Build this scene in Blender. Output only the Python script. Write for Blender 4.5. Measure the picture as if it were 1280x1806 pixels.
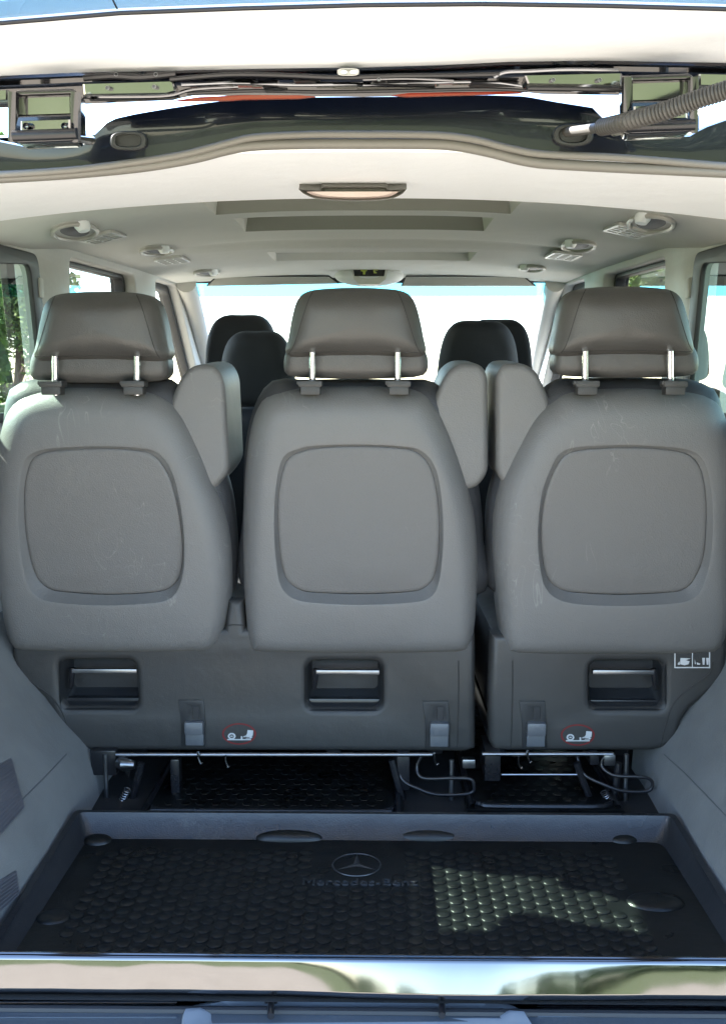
import bpy, bmesh, math, random
from mathutils import Vector, Matrix, noise
from mathutils.bvhtree import BVHTree
from mathutils.geometry import intersect_line_plane
R = math.radians
random.seed(7)
scene = bpy.context.scene
for o in list(bpy.data.objects): bpy.data.objects.remove(o)
COL = scene.collection

# ------------------------------------------------------------------ camera
cam_d = bpy.data.cameras.new('camera'); cam = bpy.data.objects.new('camera', cam_d); COL.objects.link(cam)
cam.location = (.03, 0, 1.41); cam.rotation_euler = (R(90-7.06), 0, R(.83))
cam_d.sensor_fit = 'VERTICAL'; cam_d.sensor_height = 36; cam_d.lens = 36*1800/1806
cam_d.clip_start = .02; cam_d.clip_end = 2000
scene.camera = cam
# ------------------------------------------------------------------ light
SUN = Vector((-1, .36, .86)).normalized()
w = bpy.data.worlds.new("World"); scene.world = w; w.use_nodes = True
nt = w.node_tree; bg = nt.nodes['Background']; sk = nt.nodes.new('ShaderNodeTexSky')
sk.sky_type = 'NISHITA'; sk.sun_disc = False; sk.dust_density = .3; sk.ozone_density = 1.6; sk.sun_elevation = math.asin(SUN.z); sk.sun_rotation = math.atan2(SUN.x, SUN.y)
nt.links.new(sk.outputs[0], bg.inputs[0]); bg.inputs[1].default_value = .11
sd = bpy.data.lights.new('sun', 'SUN'); sd.energy = 5.0; sd.angle = R(.5); sd.color = (1, .965, .92)
so = bpy.data.objects.new('sun', sd); COL.objects.link(so); so.rotation_euler = SUN.to_track_quat('Z', 'Y').to_euler(); so.location = (-5, 1, 6)
scene.view_settings.view_transform = 'Standard'; scene.view_settings.look = 'None'
scene.view_settings.exposure = 3.55
scene.render.resolution_x = 725; scene.render.resolution_y = 1024
try:
    scene.cycles.max_bounces = 12; scene.cycles.diffuse_bounces = 6; scene.cycles.transparent_max_bounces = 16
    scene.cycles.caustics_reflective = False; scene.cycles.caustics_refractive = False
    scene.cycles.sample_clamp_indirect = 6
except Exception: pass

# ------------------------------------------------------------------ measuring helpers (photo pixel -> point in the place)
CM = Matrix.Translation(cam.location) @ cam.rotation_euler.to_matrix().to_4x4(); CL = cam.location.copy()
def ray(px, py): return (CM.to_3x3() @ Vector(((px-640)/1800, -(py-903)/1800, -1)))
def PY(px, py, y): d = ray(px, py); return CL + d*((y-CL.y)/d.y)
def PZ(px, py, z): d = ray(px, py); return CL + d*((z-CL.z)/d.z)
def PX(px, py, x): d = ray(px, py); return CL + d*((x-CL.x)/d.x)

# ------------------------------------------------------------------ materials
MATS = {}
def mat(name, col, rough=.5, metal=0., spec=.5, noise=None, bump=None, coat=0., var=.0, varscale=6, sheen=0, dust=None, scratch=False):
    m = bpy.data.materials.new(name); m.use_nodes = True; n = m.node_tree; L = n.links
    b = n.nodes['Principled BSDF']
    b.inputs['Base Color'].default_value = (*col, 1); b.inputs['Roughness'].default_value = rough
    b.inputs['Metallic'].default_value = metal; b.inputs['Specular IOR Level'].default_value = spec
    b.inputs['Coat Weight'].default_value = coat; b.inputs['Coat Roughness'].default_value = .03
    b.inputs['Sheen Weight'].default_value = sheen
    tc = n.nodes.new('ShaderNodeTexCoord')
    if var:
        nz = n.nodes.new('ShaderNodeTexNoise'); nz.inputs['Scale'].default_value = varscale; nz.inputs['Detail'].default_value = 6
        L.new(tc.outputs['Object'], nz.inputs['Vector'])
        r = n.nodes.new('ShaderNodeMapRange'); r.inputs['From Min'].default_value = .3; r.inputs['From Max'].default_value = .7
        r.inputs['To Min'].default_value = 1-var; r.inputs['To Max'].default_value = 1+var
        L.new(nz.outputs['Fac'], r.inputs['Value'])
        mx = n.nodes.new('ShaderNodeVectorMath'); mx.operation = 'SCALE'; mx.inputs[0].default_value = col
        L.new(r.outputs[0], mx.inputs['Scale']); L.new(mx.outputs[0], b.inputs['Base Color'])
        r2 = n.nodes.new('ShaderNodeMapRange'); r2.inputs['From Min'].default_value = .3; r2.inputs['From Max'].default_value = .7
        r2.inputs['To Min'].default_value = max(.02, rough*.85); r2.inputs['To Max'].default_value = min(1, rough*1.2)
        L.new(nz.outputs['Fac'], r2.inputs['Value']); L.new(r2.outputs[0], b.inputs['Roughness'])
        last = mx.outputs[0]
        if scratch:
            s = n.nodes.new('ShaderNodeTexNoise'); s.inputs['Scale'].default_value = 9; s.inputs['Detail'].default_value = 2; s.inputs['Distortion'].default_value = 1.6
            mp = n.nodes.new('ShaderNodeMapping'); mp.inputs['Scale'].default_value = (1.6, 1, .7); mp.inputs['Rotation'].default_value = (.2, .6, .3)
            L.new(tc.outputs['Object'], mp.inputs[0]); L.new(mp.outputs[0], s.inputs['Vector'])
            c = n.nodes.new('ShaderNodeValToRGB'); e = c.color_ramp.elements
            e[0].position = .494; e[0].color = (0, 0, 0, 1); e[1].position = .5; e[1].color = (1, 1, 1, 1)
            q = c.color_ramp.elements.new(.506); q.color = (0, 0, 0, 1)
            L.new(s.outputs['Fac'], c.inputs[0])
            s2 = n.nodes.new('ShaderNodeTexNoise'); s2.inputs['Scale'].default_value = 7; L.new(tc.outputs['Object'], s2.inputs['Vector'])
            c2 = n.nodes.new('ShaderNodeValToRGB'); c2.color_ramp.elements[0].position = .56; c2.color_ramp.elements[1].position = .66
            L.new(s2.outputs['Fac'], c2.inputs[0])
            mm = n.nodes.new('ShaderNodeMath'); mm.operation = 'MULTIPLY'; L.new(c.outputs[0], mm.inputs[0]); L.new(c2.outputs[0], mm.inputs[1])
            m2 = n.nodes.new('ShaderNodeMath'); m2.operation = 'MULTIPLY'; m2.inputs[1].default_value = .16; L.new(mm.outputs[0], m2.inputs[0])
            mix = n.nodes.new('ShaderNodeMixRGB'); L.new(m2.outputs[0], mix.inputs[0]); L.new(last, mix.inputs[1]); mix.inputs[2].default_value = (.5, .48, .45, 1)
            L.new(mix.outputs[0], b.inputs['Base Color']); last = mix.outputs[0]
        if dust:
            s = n.nodes.new('ShaderNodeTexNoise'); s.inputs['Scale'].default_value = dust[0]; s.inputs['Detail'].default_value = 8; s.inputs['Roughness'].default_value = .75
            L.new(tc.outputs['Object'], s.inputs['Vector'])
            c = n.nodes.new('ShaderNodeValToRGB'); c.color_ramp.elements[0].position = dust[1]; c.color_ramp.elements[1].position = dust[1]+.12
            L.new(s.outputs['Fac'], c.inputs[0])
            m2 = n.nodes.new('ShaderNodeMath'); m2.operation = 'MULTIPLY'; m2.inputs[1].default_value = dust[2]; L.new(c.outputs[0], m2.inputs[0])
            mix = n.nodes.new('ShaderNodeMixRGB'); L.new(m2.outputs[0], mix.inputs[0]); L.new(last, mix.inputs[1]); mix.inputs[2].default_value = (.33, .30, .25, 1)
            L.new(mix.outputs[0], b.inputs['Base Color'])
    if bump:
        sc, st, kind = bump
        t = n.nodes.new('ShaderNodeTexVoronoi' if kind == 'v' else 'ShaderNodeTexNoise'); t.inputs['Scale'].default_value = sc
        L.new(tc.outputs['Object'], t.inputs['Vector'])
        bp = n.nodes.new('ShaderNodeBump'); bp.inputs['Strength'].default_value = st; bp.inputs['Distance'].default_value = .001
        L.new(t.outputs[0], bp.inputs['Height'])
        t2 = n.nodes.new('ShaderNodeTexNoise'); t2.inputs['Scale'].default_value = 22; t2.inputs['Detail'].default_value = 4; L.new(tc.outputs['Object'], t2.inputs['Vector'])
        b2 = n.nodes.new('ShaderNodeBump'); b2.inputs['Strength'].default_value = .25; b2.inputs['Distance'].default_value = .006
        L.new(t2.outputs[0], b2.inputs['Height']); L.new(bp.outputs[0], b2.inputs['Normal']); L.new(b2.outputs[0], b.inputs['Normal'])
    MATS[name] = m; return m
def glassmat(name, tint, refl=1.0):
    m = bpy.data.materials.new(name); m.use_nodes = True; n = m.node_tree; L = n.links
    n.nodes.remove(n.nodes['Principled BSDF']); out = n.nodes['Material Output']
    t = n.nodes.new('ShaderNodeBsdfTransparent'); t.inputs[0].default_value = (*tint, 1)
    g = n.nodes.new('ShaderNodeBsdfGlossy'); g.inputs['Roughness'].default_value = .01
    f = n.nodes.new('ShaderNodeFresnel'); f.inputs[0].default_value = 1.45
    mx = n.nodes.new('ShaderNodeMixShader'); mm = n.nodes.new('ShaderNodeMath'); mm.operation = 'MULTIPLY'; mm.inputs[1].default_value = refl
    L.new(f.outputs[0], mm.inputs[0]); L.new(mm.outputs[0], mx.inputs[0]); L.new(t.outputs[0], mx.inputs[1]); L.new(g.outputs[0], mx.inputs[2]); L.new(mx.outputs[0], out.inputs[0])
    MATS[name] = m; return m
mat('shell', (.122, .119, .116), .48, bump=(430, .4, 'v'), var=.05, varscale=5, scratch=True, dust=(3, .62, .10))
mat('panel', (.121, .116, .112), .6, bump=(380, .5, 'v'), var=.06, varscale=4, scratch=True, dust=(2.5, .58, .10))
mat('leather', (.060, .057, .054), .45, bump=(430, .3, 'v'), var=.07, varscale=12)
mat('dark_leather', (.03, .031, .034), .45, bump=(420, .3, 'v'), var=.05)
mat('black_fabric', (.008, .009, .012), .75, bump=(600, .3, 'v'))
mat('base', (.036, .035, .034), .5, bump=(900, .25, 'v'), var=.07, varscale=6, dust=(4, .64, .12))
mat('base_dark', (.03, .031, .034), .5, bump=(900, .2, 'v'))
mat('flap', (.10, .105, .115), .35, bump=(900, .2, 'v'))
mat('pocket', (.017, .018, .02), .5, bump=(900, .2, 'v'))
mat('seam', (.02, .019, .018), .7)
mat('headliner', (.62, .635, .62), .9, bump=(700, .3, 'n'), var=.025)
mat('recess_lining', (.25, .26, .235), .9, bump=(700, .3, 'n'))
mat('trim_light', (.50, .50, .49), .55, bump=(700, .15, 'n'), var=.03)
mat('trim_white', (.86, .90, .93), .5, bump=(700, .1, 'n'))
mat('handle_grey', (.42, .42, .40), .35)
mat('trim_metal', (.62, .62, .60), .3, metal=.5)
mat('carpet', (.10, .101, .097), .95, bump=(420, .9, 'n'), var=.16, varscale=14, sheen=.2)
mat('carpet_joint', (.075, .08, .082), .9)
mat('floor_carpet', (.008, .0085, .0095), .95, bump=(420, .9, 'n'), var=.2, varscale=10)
mat('grille', (.075, .075, .085), .5, bump=(900, .2, 'v'))
mat('rubber', (.0050, .0057, .0060), .30, spec=.33, bump=(500, .3, 'n'), var=.35, varscale=14, dust=(16, .66, .05))
mat('rubber_edge', (.024, .025, .027), .3)
mat('rubber_soft', (.012, .013, .0155), .30, bump=(400, .4, 'n'), var=.2, dust=(8, .62, .16))
mat('seal', (.15, .145, .13), .5, var=.06)
mat('chrome', (.165, .165, .17), .07, metal=1, var=.02, varscale=30)
mat('chrome_pole', (.85, .85, .86), .16, metal=1)
mat('steel', (.26, .265, .28), .34, metal=1, var=.1, varscale=20)
mat('black_metal', (.012, .012, .014), .3, var=.1)
mat('paint', (.0015, .003, .008), .2, spec=.3, coat=.45, var=.05)
mat('paint_mirror', (.20, .20, .20), .1, metal=1, var=.12, varscale=7)
mat('paint_black', (.006, .006, .008), .15, coat=1)
mat('bumper', (.04, .05, .062), .45, bump=(600, .3, 'v'), var=.08, dust=(6, .6, .12))
mat('step', (.16, .18, .205), .32, var=.05, dust=(6, .62, .1))
mat('window_rubber', (.012, .013, .016), .5)
mat('red_lens', (.24, .025, .012), .12, coat=.5)
mat('lamp_lens', (.50, .41, .37), .2, coat=.5)
mat('white_print', (.5, .5, .5), .6)
mat('red_print', (.16, .012, .012), .6)
mat('display', (.006, .006, .006), .08)
mat('patch_green', (.42, .5, .08), .3)
mat('hose', (.055, .052, .047), .5, var=.08)
mat('grommet', (.03, .033, .03), .45)
mat('bark', (.09, .07, .05), .9, bump=(30, .8, 'n'), var=.3)
mat('wall_paint', (.40, .42, .40), .8, var=.08, varscale=2)
mat('roof_tile', (.2, .09, .06), .8, var=.1)
glassmat('glass_clear', (.93, .97, .96)); glassmat('glass_side', (.44, .58, .48), .45); glassmat('glass_tail', (.36, .50, .58), .35)
glassmat('glass_band', (.13, .5, .6), .6); glassmat('glass_door', (.9, .94, .9), .7)
def leafmat(name, c1, c2):
    m = bpy.data.materials.new(name); m.use_nodes = True; n = m.node_tree; L = n.links; b = n.nodes['Principled BSDF']
    oi = n.nodes.new('ShaderNodeTexCoord'); nz = n.nodes.new('ShaderNodeTexNoise'); nz.inputs['Scale'].default_value = 2.2; L.new(oi.outputs['Object'], nz.inputs[0])
    cr = n.nodes.new('ShaderNodeValToRGB'); cr.color_ramp.elements[0].position = .35; cr.color_ramp.elements[1].position = .65
    cr.color_ramp.elements[0].color = (*c1, 1); cr.color_ramp.elements[1].color = (*c2, 1)
    L.new(nz.outputs['Fac'], cr.inputs[0]); L.new(cr.outputs[0], b.inputs['Base Color']); b.inputs['Roughness'].default_value = .6
    tr = n.nodes.new('ShaderNodeBsdfTranslucent'); L.new(cr.outputs[0], tr.inputs[0]); ad = n.nodes.new('ShaderNodeMixShader'); ad.inputs[0].default_value = .35
    L.new(b.outputs[0], ad.inputs[1]); L.new(tr.outputs[0], ad.inputs[2]); L.new(ad.outputs[0], n.nodes['Material Output'].inputs[0])
    MATS[name] = m
leafmat('leaf', (.05, .11, .02), (.14, .20, .04)); leafmat('leaf_dark', (.02, .05, .02), (.06, .10, .03))
def groundmat(name, c1, c2, sc, bump):
    m = bpy.data.materials.new(name); m.use_nodes = True; n = m.node_tree; L = n.links; b = n.nodes['Principled BSDF']
    tc = n.nodes.new('ShaderNodeTexCoord'); nz = n.nodes.new('ShaderNodeTexNoise'); nz.inputs['Scale'].default_value = sc; nz.inputs['Detail'].default_value = 10; nz.inputs['Roughness'].default_value = .7
    L.new(tc.outputs['Object'], nz.inputs[0]); cr = n.nodes.new('ShaderNodeValToRGB'); cr.color_ramp.elements[0].position = .3; cr.color_ramp.elements[1].position = .7
    cr.color_ramp.elements[0].color = (*c1, 1); cr.color_ramp.elements[1].color = (*c2, 1); L.new(nz.outputs['Fac'], cr.inputs[0]); L.new(cr.outputs[0], b.inputs['Base Color'])
    b.inputs['Roughness'].default_value = .95; bp = n.nodes.new('ShaderNodeBump'); bp.inputs['Distance'].default_value = bump; L.new(nz.outputs['Fac'], bp.inputs['Height']); L.new(bp.outputs[0], b.inputs['Normal'])
    MATS[name] = m
groundmat('sand', (.25, .212, .165), (.345, .298, .238), 3, .02); groundmat('grass', (.05, .075, .02), (.12, .13, .045), 1.3, .05)

# ------------------------------------------------------------------ object helpers
def tag(o, label=None, cat=None, group=None, kind=None):
    if label: o['label'] = label
    if cat: o['category'] = cat
    if group: o['group'] = group
    if kind: o['kind'] = kind
    return o
def thing(name, label, cat, loc=(0, 0, 0), group=None):
    o = bpy.data.objects.new(name, None); COL.objects.link(o); o.location = loc; o.empty_display_size = .05
    return tag(o, label, cat, group)
def rootloc(o):
    l = Vector((0, 0, 0))
    while o is not None: l += o.location; o = o.parent
    return l
def mk(name, verts, faces, m, parent=None, smooth=True, loc=None, ang=40):
    """world-space verts -> one mesh object"""
    off = rootloc(parent) if parent else Vector(loc or (0, 0, 0))
    me = bpy.data.meshes.new(name); me.from_pydata([tuple(Vector(v)-off) for v in verts], [], faces); me.update()
    bm = bmesh.new(); bm.from_mesh(me); bmesh.ops.remove_doubles(bm, verts=bm.verts, dist=1e-6); bmesh.ops.recalc_face_normals(bm, faces=bm.faces); bm.to_mesh(me); bm.free()
    return link(name, me, m, parent, smooth, off if not parent else None, ang)
def link(name, me, m, parent=None, smooth=True, loc=None, ang=40):
    o = bpy.data.objects.new(name, me); COL.objects.link(o)
    if parent: o.parent = parent
    elif loc is not None: o.location = loc
    if m: me.materials.append(MATS[m])
    if smooth:
        for p in me.polygons: p.use_smooth = True
        try: me.set_sharp_from_angle(angle=R(ang))
        except Exception: pass
    return o
class MB:
    def __init__(s): s.v = []; s.f = []
    def add(s, v, f): k = len(s.v); s.v += [Vector(a) for a in v]; s.f += [tuple(i+k for i in q) for q in f]; return s
    def box(s, c, size, rot=None, bev=0.0):
        c = Vector(c); bm = bmesh.new(); bmesh.ops.create_cube(bm, size=1)
        for v in bm.verts: v.co = Vector((v.co.x*size[0], v.co.y*size[1], v.co.z*size[2]))
        if bev: bmesh.ops.bevel(bm, geom=bm.edges[:], offset=bev, segments=2, affect='EDGES', profile=.6)
        Mx = rot if rot is not None else Matrix.Identity(3)
        bm.verts.index_update()
        s.add([c+Mx @ v.co for v in bm.verts], [[v.index for v in f.verts] for f in bm.faces]); bm.free(); return s
    def hexa(s, p): # 8 pts: bottom 4, top 4
        return s.add(p, [(0, 1, 2, 3), (7, 6, 5, 4), (0, 4, 5, 1), (1, 5, 6, 2), (2, 6, 7, 3), (3, 7, 4, 0)])
    def tube(s, pts, r, seg=10, closed=False, cap=True):
        pts = [Vector(p) for p in pts]; n = len(pts); rr = r if isinstance(r, (list, tuple)) else [r]*n
        up = None; rings = []
        for i, p in enumerate(pts):
            a = pts[(i-1) % n] if (closed or i) else p; b = pts[(i+1) % n] if (closed or i < n-1) else p
            t = (b-a).normalized()
            if up is None: up = t.orthogonal().normalized()
            u = (up-t*up.dot(t)).normalized(); up = u; v = t.cross(u)
            rings.append([p+(u*math.cos(6.28319*k/seg)+v*math.sin(6.28319*k/seg))*rr[i] for k in range(seg)])
        V = [q for g in rings for q in g]; F = []
        for i in range(n if closed else n-1):
            j = (i+1) % n
            for k in range(seg): F.append((i*seg+k, i*seg+(k+1) % seg, j*seg+(k+1) % seg, j*seg+k))
        if cap and not closed: F += [tuple(range(seg))[::-1], tuple((n-1)*seg+k for k in range(seg))]
        return s.add(V, F)
    def loft(s, rings, cap0=True, cap1=True, closed=True):
        n = len(rings[0]); V = [q for g in rings for q in g]; F = []
        for i in range(len(rings)-1):
            for k in range(n if closed else n-1): F.append((i*n+k, i*n+(k+1) % n, (i+1)*n+(k+1) % n, (i+1)*n+k))
        if cap0: F.append(tuple(range(n))[::-1])
        if cap1: F.append(tuple((len(rings)-1)*n+k for k in range(n)))
        return s.add(V, F)
    def build(s, name, m, parent=None, smooth=True, loc=None, ang=40): return mk(name, s.v, s.f, m, parent, smooth, loc, ang)
def crom(pts, k=6, closed=True):
    P = [Vector(p) for p in pts]; n = len(P); out = []
    for i in range(n if closed else n-1):
        g = (lambda j: P[j % n]) if closed else (lambda j: P[max(0, min(n-1, j))])
        a, b, c, d = g(i-1), g(i), g(i+1), g(i+2)
        for q in range(k):
            t = q/k; out.append(.5*((2*b)+(c-a)*t+(2*a-5*b+4*c-d)*t*t+(3*b-a-3*c+d)*t**3))
    if not closed: out.append(P[-1])
    return out
def rpoly(pts, r, k=5):
    """round the corners of a 2D polygon; r a number or one per corner"""
    P = [Vector(p) for p in pts]; n = len(P); out = []
    for i in range(n):
        a, b, c = P[i-1], P[i], P[(i+1) % n]; q = r[i] if isinstance(r, (list, tuple)) else r
        q = min(q, (a-b).length*.49, (c-b).length*.49); s0 = b+(a-b).normalized()*q; s1 = b+(c-b).normalized()*q
        for t in range(k+1): t /= k; out.append((1-t)**2*s0+2*t*(1-t)*b+t*t*s1)
    return out
def radial(poly, c, N):
    """distance from c to the outline in N directions"""
    out = []; n = len(poly)
    for k in range(N):
        a = 6.2831853*k/N; d = Vector((math.cos(a), math.sin(a))); best = 0
        for i in range(n):
            p, q = poly[i]-c, poly[(i+1) % n]-c; e = q-p; den = d.x*e.y-d.y*e.x
            if abs(den) < 1e-12: continue
            t = (p.x*e.y-p.y*e.x)/den; u = (p.x*d.y-p.y*d.x)/den
            if t > 0 and -1e-6 <= u <= 1+1e-6: best = max(best, t)
        out.append(best)
    return out
class Plane:
    """leaning plane facing the rear of the van; u across, v up the slope, w out towards the rear"""
    def __init__(s, y0, z0, lean): # lean>0: top towards the rear
        s.o = Vector((0, y0, z0)); a = R(lean); s.v = Vector((0, -math.sin(a), math.cos(a))); s.u = Vector((1, 0, 0)); s.n = Vector((0, -math.cos(a), -math.sin(a)))
    def uv(s, px, py): p = intersect_line_plane(CL, CL+ray(px, py), s.o, s.n)-s.o; return Vector((p.dot(s.u), p.dot(s.v)))
    def w(s, u, v, w=0): return s.o+s.u*u+s.v*v+s.n*w
def seg_dist(p, poly):
    best = 1e9; n = len(poly)
    for i in range(n):
        a = poly[i]; e = poly[(i+1) % n]-a; L = e.length_squared
        t = max(0, min(1, (p-a).dot(e)/L)) if L > 1e-14 else 0
        best = min(best, (p-a-e*t).length_squared)
    return math.sqrt(best)
QS = (.997, .988, .975, .955, .93, .9, .865, .825, .78, .72, .64, .54, .42, .28, .14, .04)
def pillow(pl, out, thick, er, bulge, N=72, shrink_back=.0, puff=None, ebk=None):
    """closed cushion-like body; edge rounding follows the true distance to the outline"""
    c = Vector((sum(p.x for p in out)/len(out), sum(p.y for p in out)/len(out))); rad = radial(out, c, N)
    dirs = [Vector((math.cos(6.2831853*k/N), math.sin(6.2831853*k/N))) for k in range(N)]
    ebk = ebk or er; rings = []
    def prof(d, r): d = min(d, r); return -r+math.sqrt(max(0, r*r-(r-d)**2))
    for q in QS[::-3]:
        rings.append([pl.w(*(c+dirs[k]*rad[k]*q), -thick-prof(seg_dist(c+dirs[k]*rad[k]*q, out), ebk)) for k in range(N)])
    rings.append([pl.w(*(c+dirs[k]*rad[k]), -thick+ebk) for k in range(N)])
    rings.append([pl.w(*(c+dirs[k]*rad[k]), -er) for k in range(N)])
    for q in QS:
        rings.append([pl.w(*(c+dirs[k]*rad[k]*q), prof(seg_dist(c+dirs[k]*rad[k]*q, out), er)+bulge*(1-q*q)+.0016*noise.noise(Vector((rad[k]*q*dirs[k].x*16+c.x*9, rad[k]*q*dirs[k].y*22, c.x*7)))) for k in range(N)])
    return MB().loft(rings)
def bvh_of(o):
    off = rootloc(o.parent) if o.parent else o.location
    return BVHTree.FromPolygons([v.co+off for v in o.data.vertices], [tuple(p.vertices) for p in o.data.polygons])
def hit(bv, px, py, lift=0.0):
    d = ray(px, py).normalized(); r = bv.ray_cast(CL, d)
    if r[0] is None: return None, None
    nrm = r[1] if r[1].dot(d) < 0 else -r[1]
    return r[0]+nrm*lift, nrm
def drape(bv, pts, lift=.0006):
    out = []
    for p in pts:
        h, n = hit(bv, p[0], p[1], lift)
        if h is not None: out.append(h)
    return out
def plate(outer, holes, thick, bevel, fn, name, m, parent, res=2, smooth=True):
    """flat plate with rounded edges and holes; fn maps (x,y,z) -> world"""
    cu = bpy.data.curves.new(name, 'CURVE'); cu.dimensions = '2D'; cu.fill_mode = 'BOTH'; cu.extrude = thick/2-bevel; cu.bevel_depth = bevel; cu.bevel_resolution = res; cu.offset = -bevel
    for L in [outer]+holes:
        sp = cu.splines.new('POLY'); sp.points.add(len(L)-1); sp.use_cyclic_u = True
        for i, p in enumerate(L): sp.points[i].co = (p[0], p[1], 0, 1)
    t = bpy.data.objects.new(name+'_tmp', cu); COL.objects.link(t); dg = bpy.context.evaluated_depsgraph_get(); me = bpy.data.meshes.new_from_object(t.evaluated_get(dg)); 
    vs = [fn(*v.co) for v in me.vertices]; fs = [tuple(p.vertices) for p in me.polygons]
    bpy.data.objects.remove(t); bpy.data.curves.remove(cu); bpy.data.meshes.remove(me)
    return mk(name, vs, fs, m, parent, smooth, ang=35)
def rrect(x0, y0, x1, y1, r, k=5): return rpoly([(x0, y0), (x1, y0), (x1, y1), (x0, y1)], r, k)
def lerp_table(T, x):
    if x <= T[0][0]: return T[0][1]
    for (a, b), (c, d) in zip(T, T[1:]):
        if x <= c: return b+(d-b)*(x-a)/(c-a)
    return T[-1][1]

# ================================================================== THE SETTING
def sheet(name, x0, x1, y0, y1, z, m, n=1):
    V = [(x0+(x1-x0)*i/n, y0+(y1-y0)*j/n, z) for j in range(n+1) for i in range(n+1)]
    F = [(j*(n+1)+i, j*(n+1)+i+1, (j+1)*(n+1)+i+1, (j+1)*(n+1)+i) for j in range(n) for i in range(n)]
    o = mk(name, V, F, m, None, False); tag(o, kind='structure'); return o
sheet('ground', -600, 600, -600, 600, 0, 'sand')
def field(name, pts, z): o = mk(name, [(x, y, z) for x, y in pts], [tuple(range(len(pts)))], 'grass', None, False); tag(o, kind='structure')
field('grass_field', [(-300, -7.5), (-60, -7), (-14, -6.2), (-4, -6.5), (2, -7.2), (9, -6.2), (20, -5), (300, -6), (300, -400), (-300, -400)], .004)
field('grass_verge', [(-300, -4), (-7, -4), (-3.0, 7), (-3.4, 30), (-300, 60)], .004)
def leaves(center, rad, n, size, seed, clump=9):
    rnd = random.Random(seed); V = []; F = []
    cl = []
    for i in range(clump):
        a = rnd.uniform(0, 6.28); e = rnd.uniform(-.7, 1); q = rnd.uniform(.35, .85)
        cl.append((Vector((math.cos(a)*math.sqrt(1-e*e)*rad[0]*q, math.sin(a)*math.sqrt(max(0, 1-e*e))*rad[1]*q, e*rad[2]*q)), rnd.uniform(.3, .55)))
    for i in range(n):
        c, s = rnd.choice(cl)
        d = Vector((rnd.gauss(0, 1), rnd.gauss(0, 1), rnd.gauss(0, 1))).normalized()*rnd.uniform(.55, 1.05)*s
        p = Vector(center)+c+Vector((d.x*rad[0], d.y*rad[1], d.z*rad[2]))
        a = Vector((rnd.gauss(0, 1), rnd.gauss(0, 1), rnd.gauss(0, 1))).normalized(); b = a.orthogonal().normalized(); z = size*rnd.uniform(.6, 1.3)
        k = len(V); V += [p-a*z, p+b*z*.5, p+a*z, p-b*z*.5]; F.append((k, k+1, k+2, k+3))
    me = bpy.data.meshes.new('crown'); me.from_pydata([tuple(v) for v in V], [], F); return me
def tree(x, y, h, rad, label, m='leaf', n=5000, size=.06, seed=1, group=None, name='broadleaf_tree'):
    t = thing(name, label, 'tree', (x, y, 0), group)
    b = MB(); b.tube([(x, y, -.05), (x+.05, y, h*.3), (x-.04, y+.05, h*.6), (x, y, h*.85)], [h*.03, h*.022, h*.015, h*.006], 8)
    for i in range(6):
        a = i*1.05+seed; z = h*(.35+.07*i); b.tube([(x, y, z), (x+math.cos(a)*rad*.4, y+math.sin(a)*rad*.4, z+h*.1), (x+math.cos(a)*rad*.75, y+math.sin(a)*rad*.75, z+h*.16)], [h*.01, h*.007, h*.003], 6)
    b.build('trunk', 'bark', t)
    me = leaves((0, 0, h*.62), (rad, rad, h*.42), n, size, seed, 16); c = link('crown', me, m, t, False)
    return t
tree(-4.5, 11.2, 3.8, 1.32, 'leafy green tree seen through the rear left side window', seed=3, n=9000)
tree(-3.95, 12.6, 2.6, .62, 'small round leafy tree close behind the green tree in the left window', seed=21, n=5000, name='small_tree')
tree(-6.4, 15.5, 4.6, 1.7, 'taller green tree behind the one in the rear left side window', 'leaf_dark', seed=5, n=7000, size=.09)
tree(5.4, 19.8, 4.2, 1.0, 'bright green tree seen through the right middle side window', seed=8, n=7000, size=.07)
def hedge(name, label, x0, x1, y0, y1, h, m, n, seed, size=.05):
    rnd = random.Random(seed); V = []; F = []; L = Vector((x1-x0, y1-y0, 0)); q = L.normalized(); sd = Vector((-q.y, q.x, 0))
    for i in range(n):
        t = rnd.random(); o_ = rnd.uniform(-.45, .45); z = h*rnd.random()**.7*(1+.08*math.sin(t*40+seed))
        p = Vector((x0, y0, 0))+L*t+sd*o_+Vector((0, 0, z)); a = Vector((rnd.gauss(0, 1), rnd.gauss(0, 1), rnd.gauss(0, 1))).normalized(); b = a.orthogonal().normalized(); s = size*rnd.uniform(.6, 1.4)
        k = len(V); V += [p-a*s, p+b*s*.5, p+a*s, p-b*s*.5]; F.append((k, k+1, k+2, k+3))
    me = bpy.data.meshes.new(name); me.from_pydata([tuple(v) for v in V], [], F); o = link(name, me, m, None, False); tag(o, label, 'hedge'); return o
hedge('hedge', 'low dark green hedge beyond the left side windows', -3.3, -9, 9.2, 7.0, 1.15, 'leaf_dark', 9000, 2)
# garden wall outside on the right
gw = thing('garden_wall', 'pale grey-green rendered wall seen through the rear right side window', 'wall', (6, 14, 0))
a = Vector((3.75, 13.5, 0)); bvec = Vector((9, 11.2, 0)); q = (bvec-a).normalized(); nn = Vector((-q.y, q.x, 0))
m_ = MB(); m_.hexa([a, bvec, bvec+nn*.2, a+nn*.2, a+Vector((0, 0, 2.9)), bvec+Vector((0, 0, 2.9)), bvec+nn*.2+Vector((0, 0, 2.9)), a+nn*.2+Vector((0, 0, 2.9))]); m_.build('wall_body', 'wall_paint', gw, False)
m_ = MB(); e = Vector((0, 0, 2.9)); e2 = Vector((0, 0, 2.98)); a1 = a-q*.03; b1 = bvec+q*.03
m_.hexa([a1-nn*.04+e, b1-nn*.04+e, b1+nn*.24+e, a1+nn*.24+e, a1-nn*.04+e2, b1-nn*.04+e2, b1+nn*.24+e2, a1+nn*.24+e2]); m_.build('coping', 'trim_light', gw, False)
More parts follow.
